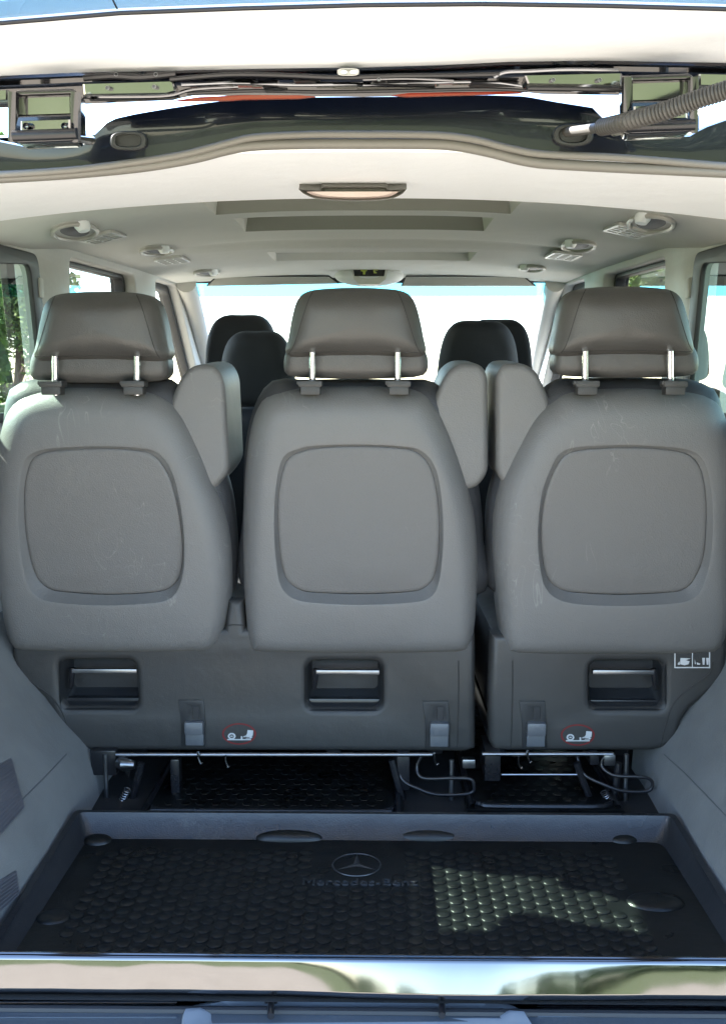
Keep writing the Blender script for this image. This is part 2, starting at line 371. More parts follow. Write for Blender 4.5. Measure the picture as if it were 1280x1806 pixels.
# woodland behind the camera, only mirrored in chrome and paint
rnd = random.Random(4); V = []; F = []
for i in range(14000):
    x = rnd.uniform(-70, 70); hh = 2.0+1.1*math.sin(x*.21)+1.2*math.sin(x*.53+1)+(2.5 if x > 8 else 0)
    p = Vector((x, -48+rnd.uniform(-3, 3), rnd.random()*max(hh, .8))); a = Vector((rnd.gauss(0, 1), rnd.gauss(0, 1), rnd.gauss(0, 1))).normalized(); b = a.orthogonal().normalized(); s = .5
    k = len(V); V += [p-a*s, p+b*s*.6, p+a*s, p-b*s*.6]; F.append((k, k+1, k+2, k+3))
me = bpy.data.meshes.new('far_wood'); me.from_pydata([tuple(v) for v in V], [], F); o = link('far_wood', me, 'leaf_dark', None, False); tag(o, 'far dark green wood at the edge of the field behind the van', 'woodland', kind='stuff')

# ================================================================== VAN
van = thing('van', 'dark blue passenger van with open tailgate, seen into its luggage space', 'van', (0, 2.6, 0))
ZC = [(1.36, 1.712), (1.52, 1.711), (1.66, 1.709), (1.70, 1.722), (1.76, 1.80), (2.2, 1.81), (2.9, 1.815), (3.02, 1.83), (3.08, 1.815), (3.5, 1.822), (4.02, 1.826)]
ZE = [(1.36, 1.655), (1.66, 1.65), (1.76, 1.68), (2.0, 1.69), (2.3, 1.71), (2.6, 1.748), (3.3, 1.778), (4.02, 1.80)]
RECS = [(-.345, .335, 2.18, 2.425), (-.315, .305, 2.50, 2.73), (-.31, .33, 3.18, 3.44)]
def ceil_z(x, y):
    zc = lerp_table(ZC, y); ze = lerp_table(ZE, y); t = min(1, abs(x)/.74); p = 2.9 if y > 1.7 else 2.2
    return zc-(zc-ze)*t**p
xs = sorted(set([round(-.74+.04*i, 4) for i in range(38)]+[.74])); ys = sorted(set([round(1.36+.04*i, 4) for i in range(67)]+[4.02, 1.66, 1.70, 1.76, 3.02, 3.08]))
for (a, b, c, d) in RECS:
    for v in (a, b): xs += [v-.0006, v+.006 if v == a else v-.006]; xs += [v]
    soft = .03 if c > 3 else .004
    for v in (c, d): ys += [v]
    ys += [c+soft, d-soft]
xs = sorted(set(round(x, 4) for x in xs)); ys = sorted(set(round(y, 4) for y in ys))
def rec_depth(x, y):
    for i, (a, b, c, d) in enumerate(RECS):
        soft = .03 if c > 3 else .004; sx = .006
        if a <= x <= b and c <= y <= d:
            fx = min(1, (x-a)/sx, (b-x)/sx); fy = min(1, (y-c)/soft, (d-y)/soft); return (.04, .036, .022)[i]*min(max(0, fx), max(0, fy))
    return 0
V = []; F = []
for y in ys:
    for x in xs: V.append((x, y, ceil_z(x, y)+rec_depth(x, y)))
n = len(xs)
for j in range(len(ys)-1):
    for i in range(n-1): F.append((j*n+i, j*n+i+1, (j+1)*n+i+1, (j+1)*n+i))
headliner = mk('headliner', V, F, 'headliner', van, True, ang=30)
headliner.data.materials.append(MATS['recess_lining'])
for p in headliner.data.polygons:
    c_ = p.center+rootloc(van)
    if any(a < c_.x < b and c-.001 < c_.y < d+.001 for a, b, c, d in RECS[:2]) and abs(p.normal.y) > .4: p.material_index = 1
hbv = bvh_of(headliner)
hl2 = MB(); rg = []
for y in (1.353, 1.358, 1.45, 1.55, 1.62, 1.655, 1.668, 1.672): rg.append([Vector((x, y, ceil_z(x, min(y, 1.66))-(.004 if 1.355 < y < 1.67 else -.004))) for x in [-.74+.02*i for i in range(75)]])
hl2.loft(rg, False, False, False).build('header_trim', 'trim_white', van)
# roof skin (outside)
V = []; F = []; RX = [-.84+.12*i for i in range(15)]; RY = [1.40, 1.47, 1.55, 1.62, 1.7, 1.8, 1.95, 2.2, 2.8, 3.4, 4.1]
def roof_z(x, y): return lerp_table([(1.40, 1.742), (1.55, 1.785), (1.7, 1.82), (1.95, 1.862), (2.2, 1.885), (3.0, 1.90), (4.1, 1.885)], y)-(abs(x)/.84)**4*(.05+.06*min(1, (y-1.4)/.8))
for y in RY:
    for x in RX: V.append((x, y, roof_z(x, y)))
for j in range(len(RY)-1):
    for i in range(len(RX)-1): F.append((j*15+i, j*15+i+1, (j+1)*15+i+1, (j+1)*15+i))
mk('roof', V, F, 'paint', van)

# --- side walls: plate with three window openings, outer skin
def sidewall(s):
    outer = [(1.30, .30), (4.95, .30), (4.95, 1.32), (4.12, 1.86), (1.42, 1.84), (1.30, 1.60)]
    quarter = rpoly([(1.55, 1.33), (1.64, 1.375), (1.765, 1.43), (1.80, 1.68), (2.33, 1.70), (2.40, 1.34)], [.02, .03, .03, .03, .03, .03])  # unseen rear edge, shaped to trim the sun patch on the tray
    slider = rpoly([(2.60, 1.30), (2.60, 1.728), (3.30, 1.758), (3.36, 1.30)], .035)
    front = rpoly([(3.62, 1.26), (3.60, 1.775), (3.98, 1.79), (4.62, 1.30)], .03)
    holes = [quarter, slider, front]
    p = plate([(y, z) for y, z in outer], holes, .05, .008, lambda x, y, z: Vector((s*(.765+z), x, y)), 'side_wall', 'trim_light', van)
    plate([(y, z) for y, z in outer], holes, .02, .004, lambda x, y, z: Vector((s*(.812+z), x, y)), 'outer_side_panel', 'paint', van)
    for h, gm, fw in ((quarter, 'glass_side', .045), (slider, 'glass_door', .018), (front, 'glass_door', .02)):
        c = sum(h, Vector((0, 0)))/len(h)
        inner = [c+(q-c)*(1-fw/(q-c).length*1.25) for q in h]; outr = [c+(q-c)*(1+.004/(q-c).length) for q in h]
        f = plate(outr, [inner], .012 if fw > .03 else .03, .003, lambda x, y, z: Vector((s*((.738 if fw > .03 else .79)+z), x, y)), 'side_window', 'window_rubber', van)
        mk('pane', [Vector((s*(.743 if fw > .03 else .80), q.x, q.y)) for q in outr], [tuple(range(len(outr)))], gm, f, False)
for s in (-1, 1): sidewall(s)
# small coat hook on the pillar
for px, x in ((67, -.739), (1218, .739)):
    p = PX(px, 508, x); MB().box(p+Vector((0.004 if x < 0 else -.004, 0, 0)), (.012, .03, .045), bev=.004).build('coat_hook', 'trim_light', van)
# windscreen with blue band, pillars, visors, dashboard
A, B = Vector((-.70, 4.03, 1.815)), Vector((.72, 4.03, 1.815)); C_, D_ = Vector((.76, 4.92, 1.30)), Vector((-.74, 4.92, 1.30))
ws = MB(); t = .105; A2 = A.lerp(D_, t); B2 = B.lerp(C_, t)
frm = MB(); frm.tube([A, B], .012, 8); frm.tube([B, C_], .014, 8); frm.tube([C_, D_], .02, 8); frm.tube([D_, A], .014, 8)
frm = frm.build('windscreen', 'window_rubber', van)
mk('tint_band', [A, B, B2, A2], [(0, 1, 2, 3)], 'glass_band', frm, False); mk('pane', [A2, B2, C_, D_], [(0, 1, 2, 3)], 'glass_clear', frm, False)
for s in (-1, 1):
    m_ = MB(); m_.tube(crom([(s*.705, 3.98, 1.80), (s*.715, 4.15, 1.74), (s*.73, 4.5, 1.54), (s*.765, 4.95, 1.28)], 4, False), .038, 12); m_.build('windscreen_pillar', 'trim_light', van)
for (x0, x1) in ((375, 588), (708, 930)):
    y = 3.93; a = PY(x0+8, 489, y); b = PY(x1-8, 489, y); c = PY(x1+14 if x1 > 700 else x1, 504, y); d = PY(x0-10 if x0 < 400 else x0, 504, y)
    if x0 < 400: c = PY(x1, 489, y).lerp(PY(x1, 504, y), .7)+Vector((.02, 0, 0))
    m_ = MB(); m_.hexa([d, c, c+Vector((0, .025, 0)), d+Vector((0, .025, 0)), a, b, b+Vector((0, .025, 0)), a+Vector((0, .025, 0))]); v_ = m_.build('sun_visor', 'trim_light', van, False)
    m_ = MB(); a.z += .004; b.z += .004; m_.tube([d, a, b, c], .003, 6); m_.build('visor_edge', 'window_rubber', v_)
m_ = MB(); m_.box((.025, 4.02, 1.838), (1.46, .06, .03), bev=.01); m_.build('roof_cross_rail', 'headliner', van)
m_ = MB(); m_.box((0, 4.62, 1.02), (1.48, .6, .56), bev=.08); m_.build('dashboard', 'base_dark', van)
# overhead console with display
cy = 3.80; c0 = PY(651, 487, cy)
V = []; F = []; m_ = MB(); hw = (PY(712, 487, cy)-PY(590, 487, cy)).x/2; hh = .038
rings = []
for j in range(9):
    a = R(-90+22.5*j); rings.append([c0+Vector((hw*math.cos(a)*math.cos(t*6.28318/32), -.045*math.sin(a), hh*math.cos(a)*math.sin(t*6.28318/32))) for t in range(32)])
m_.loft(rings); con = m_.build('overhead_console', 'trim_white', van)
def quad_prism(pts, y, d, name, m, parent, bevel=0): # pts px polygon -> prism facing the rear
    P = [PY(a, b, y) for a, b in pts]; Q = [p+Vector((0, d, 0)) for p in P]; k = len(P)
    return MB().add(P+Q, [tuple(range(k)), tuple(range(k, 2*k))[::-1]]+[(i, (i+1) % k, k+(i+1) % k, k+i) for i in range(k)]).build(name, m, parent, False)
quad_prism([(618, 470), (684, 470), (680, 492), (668, 502), (634, 502), (624, 492)], 3.758, .02, 'display_housing', 'trim_metal', con)
quad_prism([(622, 472), (680, 472), (677, 487), (625, 487)], 3.752, .01, 'display', 'display', con)
quad_prism([(636, 475), (648, 475), (647, 478), (645, 478), (644, 484), (640, 484), (640, 479), (636, 478)], 3.749, .002, 'display_patch', 'patch_green', con)  # plain green patches laid on the display face
quad_prism([(658, 475), (666, 475), (666, 477), (661, 477), (661, 479), (664, 480), (664, 482), (659, 482)], 3.749, .002, 'display_patch', 'patch_green', con)
# grab handles and air vents on the headliner
def frame_at(px, py):
    p, nr = hit(hbv, px, py); yv = Vector((0, 1, 0)); yv = (yv-nr*yv.dot(nr)).normalized(); xv = yv.cross(nr); return p, xv, yv, nr
def handle(px, py, L, s, rx=.040):
    p, xv, yv, nr = frame_at(px, py)
    def ov(a, b, w): return [p+xv*(a*math.cos(t*.19635))+yv*(b*math.sin(t*.19635))+nr*w for t in range(32)]
    m_ = MB(); m_.tube(ov(rx, L*.55, .006), .0050, 8, closed=True); h = m_.build('grab_handle', 'handle_grey', van)
    MB().loft([ov(rx+.004, L*.57, -.003), ov(rx+.003, L*.57, .002), ov(rx*.9, L*.5, .004)]).build('handle_bezel', 'trim_light', h)
    MB().loft([ov(rx*.62, L*.42, .0035), ov(rx*.55, L*.38, .0055)]).build('recess', 'grille', h)
    q = p-xv*(rx*.75*s*-1 if s > 0 else rx*.75)-yv*(L*.25); o_ = [q+xv*(.016*math.cos(t*.5236))+yv*(.03*math.sin(t*.5236))+nr*(.009) for t in range(12)]
    m_ = MB(); m_.loft([[v-nr*.01 for v in o_], o_, [q+(v-q)*.7+nr*.012 for v in o_]]); m_.build('handle_lamp', 'trim_white', h)
def vent(px, py, wx, wy, s):
    p, xv, yv, nr = frame_at(px, py)
    fn = lambda x, y, z: p+xv*x+yv*y+nr*(z+.004)
    bars = 4; hl = []
    for i in range(bars):
        y0 = -wy*.42+wy*.86*i/bars
        for (x0, x1) in ((-wx*.42, -wx*.17), (-wx*.12, wx*.12), (wx*.17, wx*.42)): hl.append([(x0, y0), (x1, y0), (x1, y0+wy*.13), (x0, y0+wy*.13)])
    f = plate([tuple(v) for v in rrect(-wx/2, -wy/2, wx/2, wy/2, .012)], hl, .008, .0008, fn, 'air_vent', 'trim_metal', van, 1, False)
    MB().box(p+nr*.0012, (wx*.9, wy*.9, .002), Matrix((xv, yv, nr)).transposed()).build('vent_duct', 'window_rubber', f, False)
for a in ((132, 405, .20, -1), (276, 440, .19, -1), (364, 479, .15, -1), (1148, 391, .20, 1), (1020, 431, .19, 1), (938, 471, .15, 1)): handle(*a)
for a in ((180, 416, .085, .17, -1), (304, 457, .085, .17, -1), (1108, 404, .085, .17, 1), (993, 449, .085, .17, 1)): vent(*a)
# rear dome light
lp, _ = hit(hbv, 622, 344)
yl = 1.54; pts_top = [(527, 334), (565, 337), (568, 330), (680, 330), (684, 336), (717, 333)]
bot = crom([(717, 333), (706, 344), (680, 351), (622, 353), (562, 350), (538, 343), (527, 334)], 4, False)
P = [PY(v[0], v[1], yl) for v in [Vector(q) for q in pts_top[:-1]]+bot[:-1]]
c = sum(P, Vector())/len(P); up = Vector((0, .03, .02))
m_ = MB(); m_.loft([[q+up for q in P], P, [q.lerp(c, .05)+Vector((0, .01, 0)) for q in P]]); dl = m_.build('dome_light', 'seal', van, ang=25)
bb = crom([(702, 338), (690, 344), (670, 347.5), (622, 349), (574, 347), (552, 343), (541, 338)], 4, False)
P2 = [PY(v[0], v[1], yl-.004) for v in bb]; c2 = sum(P2, Vector())/len(P2)
m_ = MB(); m_.loft([[q+Vector((0, .008, 0)) for q in P2], P2, [q.lerp(c2, .12)+Vector((0, -.004, 0)) for q in P2]]); m_.build('lens', 'lamp_lens', dl)

# --- rear header, seal
SU = [(-60, 309), (0, 308), (125, 300), (225, 288), (320, 273), (400, 253), (450, 242), (550, 237), (640, 237), (700, 237), (780, 239), (840, 247), (900, 262), (960, 272), (1090, 278), (1280, 293), (1340, 296)]
SLo = [(-60, 314), (0, 312.5), (125, 305), (250, 293), (340, 278), (400, 263), (450, 255), (550, 252), (640, 252), (700, 252), (790, 254), (860, 266), (930, 283), (1010, 290), (1280, 303), (1340, 306)]
su = crom([PY(a, b, 1.345) for a, b in SU], 6, False); sl = crom([PY(a, b+1.5, 1.352) for a, b in SLo], 6, False)
sob = MB().tube(su, .0048, 10).build('door_seal', 'seal', van); MB().tube(sl, .0066, 12).build('seal_lip', 'seal', sob)
# header panel: painted sheet from the seal up to the roof edge
TOPL = [(-60, 235), (0, 250), (60, 262), (110, 262), (148, 254), (165, 242), (180, 224), (196, 211), (240, 201), (300, 191), (360, 182), (420, 175), (520, 172), (640, 171), (760, 170), (860, 168), (925, 170), (980, 180), (1050, 191), (1060, 206), (1085, 224), (1110, 236), (1160, 241), (1215, 241), (1240, 226), (1280, 212), (1340, 200)]
def interp_px(T, x): return lerp_table(T, x)
V = []; F = []; N = 90; H = 7
for i in range(N+1):
    px = -60+1400*i/N
    yb = interp_px(SU, px)+2; yt = interp_px(TOPL, px)
    for j in range(H+1):
        t = j/H; py = yb+(yt-yb)*t; V.append(PY(px, py, 1.347-.10*(t*(yb-yt)*.00078)-.0005*math.sin(t*3.14)))
    top = V[-1]; V.append(top+Vector((0, .012, .004))); V.append(top+Vector((0, .06, -.004)))
K = H+3
for i in range(N):
    for j in range(K-1): F.append((i*K+j, (i+1)*K+j, (i+1)*K+j+1, i*K+j+1))
rh = mk('rear_header', V, F, 'paint', van, True, ang=60); rhb = bvh_of(rh)
# sealing plug on the left, cable grommet on the right
def oval(px, py, rx, ry, y, d, name, m, parent, N=28, sq=1.0):
    g = []
    def rg(k, yy): return [PY(px+k*rx*math.copysign(abs(math.cos(t*6.28318/N))**sq, math.cos(t*6.28318/N)), py+k*ry*math.copysign(abs(math.sin(t*6.28318/N))**sq, math.sin(t*6.28318/N)), yy) for t in range(N)]
    return MB().loft([rg(1, y+(.012 if y < 1.3 else .004)), rg(1, y), rg(.92, y-d), rg(.72, y-d), rg(.64, y-d*.3), rg(.3, y-d*.35)]).build(name, m, parent)
oval(227, 248, 33, 17, hit(rhb, 227, 248)[0].y-.002, .007, 'sealing_plug', 'grommet', van, sq=.7)
gm = oval(1010, 238, 36, 20, hit(rhb, 1010, 240)[0].y-.002, .010, 'cable_grommet', 'grommet', van, sq=.8)
pts = crom([PY(998, 233, 1.34), PY(1012, 231, 1.32), PY(1036, 228, 1.28), PY(1066, 223, 1.22), PY(1110, 213, 1.15), PY(1170, 196, 1.12), PY(1230, 175, 1.10), PY(1290, 156, 1.08), PY(1340, 138, 1.06)], 14, False)
rr = []
for i, p in enumerate(pts):
    rr.append(.0068 if i < 40 else (.0125 if (i % 4) in (0, 1) else .0098))
pts2 = []; rr2 = []
base_n = 40
for i in range(base_n): pts2.append(pts[i]); rr2.append(.0058)
for i in range(base_n, len(pts)-1):
    for k in range(2):
        pts2.append(pts[i].lerp(pts[i+1], k/2)); rr2.append(.0100 if len(pts2) % 3 else .0080)
MB().tube(pts2, rr2, 14).build('wiring_hose', 'hose', van, ang=80)
# ================================================================== TAILGATE (part of the van, swung up)
def tgp(px, py, y): return PY(px, py, y)
# inner edge frame close to the hinges
bandT = [(-60, 140), (0, 134), (140, 128), (330, 124), (480, 121), (640, 119), (780, 115), (900, 109), (1050, 107), (1340, 112)]
bandB = [(-60, 196), (0, 190), (100, 187), (145, 184), (300, 177), (345, 168), (420, 169), (640, 171), (800, 167), (915, 161), (950, 166), (1100, 168), (1340, 172)]
tail_pts = [(-60, 48), (0, 43), (212, 25), (420, 17), (640, 11), (850, 9), (1060, 12), (1280, 18), (1340, 21)]
V = []; F = []; N = 80
prof = [(0, 0, 'T'), ]
rowsy = [1.215, 1.232, 1.236, 1.262, 1.268, 1.275]; ts = [0, .16, .3, .42, .62, 1.0]
for i in range(N+1):
    px = -60+1400*i/N; a = interp_px(bandT, px); b = interp_px(bandB, px)
    for t, y in zip(ts, rowsy): V.append(PY(px, a+(b-a)*t, y))
    q = V[-1]; V.append(q+Vector((0, .012, .02))); V.append(PY(px, a, 1.30)+Vector((0, 0, .04)))
K = len(ts)+2
for i in range(N):
    for j in range(K-1): F.append((i*K+j, (i+1)*K+j, (i+1)*K+j+1, i*K+j+1))
tg = mk('tailgate', V, F, 'paint_black', van, True, ang=25)
def px_panel(poly, y, d, name, m, parent, bev=.0015):
    zc_ = sum(PY(a, b, y).z for a, b in poly)/len(poly); P = [PY(a, b, y-.2*(PY(a, b, y).z-zc_)) for a, b in poly]; c = sum(P, Vector())/len(P); b3 = Vector((0, bev, 0))
    return MB().loft([[q+Vector((0, d, 0)) for q in P], [q+b3 for q in P], [q+(c-q).normalized()*bev*1.4 for q in P]]).build(name, m, parent, True, ang=25)
# pressed bright flats between the hinges
px_panel([(146, 148), (306, 143), (310, 160), (296, 164), (148, 166)], 1.205, .03, 'pressed_panel', 'paint_mirror', tg)
px_panel([(925, 133), (1096, 129), (1096, 150), (930, 147)], 1.205, .03, 'pressed_panel', 'paint_mirror', tg)
px_panel([(-50, 162), (14, 158), (14, 176), (-50, 180)], 1.205, .03, 'pressed_panel', 'paint_mirror', tg)
px_panel([(1232, 130), (1330, 132), (1330, 152), (1232, 150)], 1.205, .03, 'pressed_panel', 'paint_mirror', tg)
# ribs, wires and screws crowding the edge
def rib(pts, r, m, name='pressed_rib'): MB().tube(crom([PY(a, b, c) for a, b, c in pts], 5, False), r, 8).build(name, m, tg)
rib([(148, 138, 1.20), (200, 134, 1.20), (250, 136, 1.20), (310, 130, 1.20)], .0035, 'black_metal')
rib([(148, 171, 1.20), (220, 171, 1.20), (296, 169, 1.20), (340, 158, 1.21), (420, 153, 1.22)], .0022, 'chrome')
rib([(320, 150, 1.20), (420, 146, 1.21), (520, 150, 1.21), (640, 148, 1.21)], .002, 'steel')
rib([(300, 140, 1.20), (400, 132, 1.20), (500, 133, 1.20), (600, 137, 1.20), (700, 134, 1.20), (800, 133, 1.20), (880, 131, 1.20)], .0028, 'black_metal')
rib([(640, 150, 1.21), (760, 146, 1.21), (860, 145, 1.21), (920, 152, 1.21)], .0016, 'steel')
rib([(640, 141, 1.20), (720, 139, 1.20), (800, 143, 1.20)], .0016, 'chrome')
rib([(870, 137, 1.20), (890, 128, 1.20), (930, 126, 1.20), (1000, 123, 1.20), (1090, 124, 1.20)], .0022, 'steel')
rib([(930, 156, 1.20), (1010, 157, 1.20), (1096, 158, 1.20)], .0026, 'black_metal')
rib([(330, 165, 1.21), (450, 160, 1.22), (560, 162, 1.22), (700, 160, 1.22), (850, 157, 1.22), (930, 160, 1.21)], .002, 'black_metal')
# folded metal around the ribs: overlapping strips with their own tilt
rs = random.Random(12)
for i in range(16):
    x0 = 330+36*i+rs.uniform(-12, 8); L = rs.uniform(40, 110); y0 = 136+rs.uniform(-6, 18); hgt = rs.uniform(2, 5)
    if x0+L > 915: L = 915-x0
    if L < 12: continue
    P = [PY(x0, y0, 1.212), PY(x0+L, y0-rs.uniform(-3, 3), 1.212), PY(x0+L-4, y0+hgt, 1.206), PY(x0+4, y0+hgt, 1.206)]
    Q = [q+Vector((0, .02, 0)) for q in P]
    MB().hexa(P+Q).build('folded_strip', rs.choice(['paint_black', 'black_metal', 'paint_mirror', 'paint_black']), tg, False)
for a, b in ((190, 155), (272, 153), (975, 141), (1057, 141), (668, 140), (205, 131), (275, 131)):
    oval(a, b, 4, 4, 1.2, .004, 'bolt', 'steel', tg, N=12)
# number plate style lamp in the middle of the edge
oval(614, 127, 20, 7, 1.198, .006, 'edge_lamp', 'trim_metal', tg, sq=.6); oval(606, 127, 6, 4, 1.190, .003, 'lamp_bulb', 'trim_white', tg, N=12); oval(623, 127, 6, 4, 1.190, .003, 'lamp_bulb', 'trim_white', tg, N=12)
# red brake lamp lens sections
def red(poly): px_panel(poly, 1.245, .004, 'brake_lamp_lens', 'red_lens', tg, .0006)
red([(302, 178), (350, 171), (430, 167), (530, 168), (556, 170), (530, 173), (430, 175), (400, 177)]); red([(690, 168), (720, 164), (800, 162), (925, 161), (915, 164), (830, 167), (720, 170)])
# hinges
def hinge(x0, y0, x1, y1, yb):
    f = plate_px([(x0, y0+6), (x0+8, y0), (x1-10, y0-4), (x1-2, y0+4), (x1, y1-14), (x1-8, y1-4), (x0+8, y1), (x0+2, y1-10)], [[(x0+11, y0+10), (x1-14, y0+7), (x1-13, y0+42), (x0+11, y0+45)]], 1.165, .035, 'hinge', 'paint_black', van)
    px_panel([(x0+9, y0+9), (x1-12, y0+6), (x1-11, y0+43), (x0+9, y0+46)], 1.178, .02, 'hinge_plate', 'paint_mirror', f)
    px_panel([(x0+14, y0+55), (x1-14, y0+52), (x1-14, y0+76), (x0+14, y0+79)], 1.162, .006, 'hinge_plate', 'paint_mirror', f)
    for bx in (x0+24, x1-24): oval(bx, y0+64, 6.5, 6.5, 1.158, .006, 'bolt', 'chrome', f, N=14)
    m_ = MB(); m_.tube([PY(x0+2, y1-12, 1.155), PY(x1-2, y1-16, 1.155)], .006, 10); m_.build('hinge_pin', 'black_metal', f)
    for sx in (x0+2, x1-4):
        m_ = MB(); a = PY(sx, y0+4, 1.16); b = PY(sx, y1-8, 1.17); m_.tube([a, b+Vector((0, .0, 0)), b+Vector((0, .06, .012))], .006, 8); m_.build('hinge_arm', 'paint_black', f)
def plate_px(poly, holes, y, th, name, m, parent):
    def xz(p): q = PY(p[0], p[1], y); return (q.x, q.z)
    return plate([xz(p) for p in rpoly(poly, 6)], [[xz(p) for p in h] for h in holes], th, .003, lambda a, b, c: Vector((a, y+th/2-c, b)), name, m, parent)
hinge(22, 158, 138, 252, 0); hinge(1103, 132, 1226, 236, 0)
# pale inner trim of the tailgate and its window
V = []; F = []; N = 70
for i in range(N+1):
    px = -90+1460*i/N; b = interp_px(bandT, px); a = interp_px(tail_pts, px); y1, y0 = 1.216, 1.035
    for t in (0, .04, .12, .3, .5, .7, .88, .96, 1.0):
        p = PY(px, b+(a-b)*t, y1+(y0-y1)*t); p.z -= .004*math.sin(3.14159*t)
        V.append(p)
    V.append(V[-1]+Vector((0, -.004, .02)))
K = 10
for i in range(N):
    for j in range(K-1): F.append((i*K+j, (i+1)*K+j, (i+1)*K+j+1, i*K+j+1))
mk('inner_trim', V, F, 'trim_white', tg, True, ang=60)
edge = [PY(px, interp_px(tail_pts, px), 1.033) for px in range(-90, 1371, 20)]
gl0 = [p+Vector((0, -.004, .004)) for p in edge]
MB().tube([p+Vector((0, 0, .001)) for p in edge], .0022, 8).build('glass_seal', 'window_rubber', tg)
zt = .06; gfar = [Vector((p.x*1.0, .42, 1.80+zt-.02*abs(p.x)**2)) for p in gl0]
fr = MB(); fr.tube([gl0[0], gfar[0]], .012, 8); fr.tube([gl0[-1], gfar[-1]], .012, 8); fr.tube(gfar, .012, 8); tw = fr.build('rear_window', 'window_rubber', tg)
V = gl0+gfar; k = len(gl0); mk('pane', V, [(i, i+1, k+i+1, k+i) for i in range(k-1)], 'glass_tail', tw, True)
i0 = min(range(len(gl0)), key=lambda i: abs(i*20-90-212)); MB().tube([gl0[i0]+Vector((0, -.002, -.001)), gfar[i0]+Vector((0, 0, -.001))], .0009, 6).build('heater_wire', 'black_metal', tw)
# lower part of the tailgate, sides (outside the picture)
a_, b_ = gfar[0], gfar[-1]
m_ = MB(); m_.hexa([Vector((-.74, .40, 1.84)), Vector((.76, .40, 1.84)), Vector((.76, .02, 1.83)), Vector((-.74, .02, 1.83)), Vector((-.74, .42, 1.90)), Vector((.76, .42, 1.90)), Vector((.74, .0, 1.89)), Vector((-.72, .0, 1.89))]); m_.build('outer_panel', 'paint', tg, False)
for s in (-1, 1):
    m_ = MB(); x = s*.735; m_.hexa([Vector((x-.06, .40, 1.84)), Vector((x+.06, .40, 1.84)), Vector((x+.06, 1.22, 1.78)), Vector((x-.06, 1.22, 1.78)), Vector((x-.06, .40, 1.9)), Vector((x+.06, .40, 1.9)), Vector((x+.06, 1.22, 1.85)), Vector((x-.06, 1.22, 1.85))]); m_.build('side_frame', 'paint', tg, False)

# ================================================================== lower body: floor, carpet walls, sill, bumper
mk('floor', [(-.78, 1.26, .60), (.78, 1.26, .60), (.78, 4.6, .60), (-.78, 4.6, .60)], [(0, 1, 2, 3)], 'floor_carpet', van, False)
mk('underbody', [(-.78, 1.26, .35), (.78, 1.26, .35), (.78, 4.6, .35), (-.78, 4.6, .35)], [(0, 1, 2, 3)], 'black_metal', van, False)
def carpet(s):
    prof = [(.518, .60), (.526, .655), (.545, .70), (.578, .737), (.602, .765), (.635, .805), (.675, .855), (.705, .90), (.745, .96)]
    if s > 0: prof = [(x+.048-(.03*min(1, max(0, (z-.65)/.3))), z) for x, z in prof]
    yy = [1.28, 1.30, 1.4, 1.5, 1.6, 1.7, 1.8, 1.9, 2.0, 2.1]
    V = []; F = []; P = crom([Vector(p) for p in prof], 3, False)
    for y in yy:
        for p in P: V.append((s*(p.x+(.02 if y < 1.29 else 0)+.006*math.sin(y*9+p.y*14)), y, p.y))
    n = len(P)
    for j in range(len(yy)-1):
        for i in range(n-1): F.append((j*n+i, j*n+i+1, (j+1)*n+i+1, (j+1)*n+i))
    w_ = mk('carpet_side_lining', V, F, 'carpet', van); return w_
cl = carpet(-1); cr = carpet(1); cbv = bvh_of(cl)
def ribbed(poly, name='speaker_grille', n=16):
    P = [hit(cbv, *p)[0] for p in poly]
    nr = Vector((1, 0, .15)).normalized(); lo = [p-nr*.004 for p in P]; hi = [p+nr*.004 for p in P]; g = MB().loft([lo, hi]).build(name, 'grille', van, False)
    a, b, c, d = hi[0], hi[1], hi[2], hi[3]   # a-b top edge, d-c bottom
    for i in range(n):
        t = (i+.5)/n; p = a.lerp(d, t)+nr*.0008; q = b.lerp(c, t)+nr*.0008; p, q = p.lerp(q, .04), p.lerp(q, .95)
        MB().tube([p, q], .0013, 6).build('grille_rib', 'grille', g)
rbv = bvh_of(cr)
for bv_, par_, pts_ in ((cbv, cl, [(118, 1330), (80, 1370), (30, 1420), (-40, 1490)]), (rbv, cr, [(1170, 1330), (1215, 1372), (1290, 1450)])):
    P_ = drape(bv_, [(v.x, v.y) for v in crom([Vector(p) for p in pts_], 6, False)], -.0002)
    if len(P_) > 2: MB().tube(P_, .0012, 6).build('lining_joint', 'carpet_joint', par_)
ribbed([(-45, 1372), (18, 1338), (40, 1425), (-45, 1520)]); ribbed([(-45, 1580), (26, 1536), (32, 1578), (-40, 1640)], n=8)
# D pillars beside the opening, tail lamps
for s in (-1, 1):
    m_ = MB(); m_.hexa([Vector((s*.70, 1.22, .45)), Vector((s*.83, 1.24, .45)), Vector((s*.83, 1.52, .45)), Vector((s*.72, 1.52, .45)), Vector((s*.68, 1.34, 1.80)), Vector((s*.81, 1.36, 1.78)), Vector((s*.81, 1.60, 1.78)), Vector((s*.72, 1.60, 1.80))]); m_.build('rear_pillar', 'paint', van, False)
    m_ = MB(); m_.hexa([Vector((s*.71, 1.20, .95)), Vector((s*.825, 1.215, .95)), Vector((s*.836, 1.34, .95)), Vector((s*.72, 1.3, .95)), Vector((s*.70, 1.24, 1.35)), Vector((s*.82, 1.26, 1.35)), Vector((s*.832, 1.38, 1.35)), Vector((s*.71, 1.32, 1.35))]); m_.build('tail_lamp', 'red_lens', van, False)
    m_ = MB()
    for wy in (1.75, 4.35): m_ = MB(); m_.tube([(s*.60, wy, .33), (s*.62, wy, .33), (s*.80, wy, .33), (s*.82, wy, .33)], [.28, .33, .33, .28], 28); m_.build('wheel', 'rubber_soft', van)
m_ = MB(); m_.box((0, 5.3, .62), (1.6, .9, .6), bev=.15); m_.build('bonnet', 'paint', van)
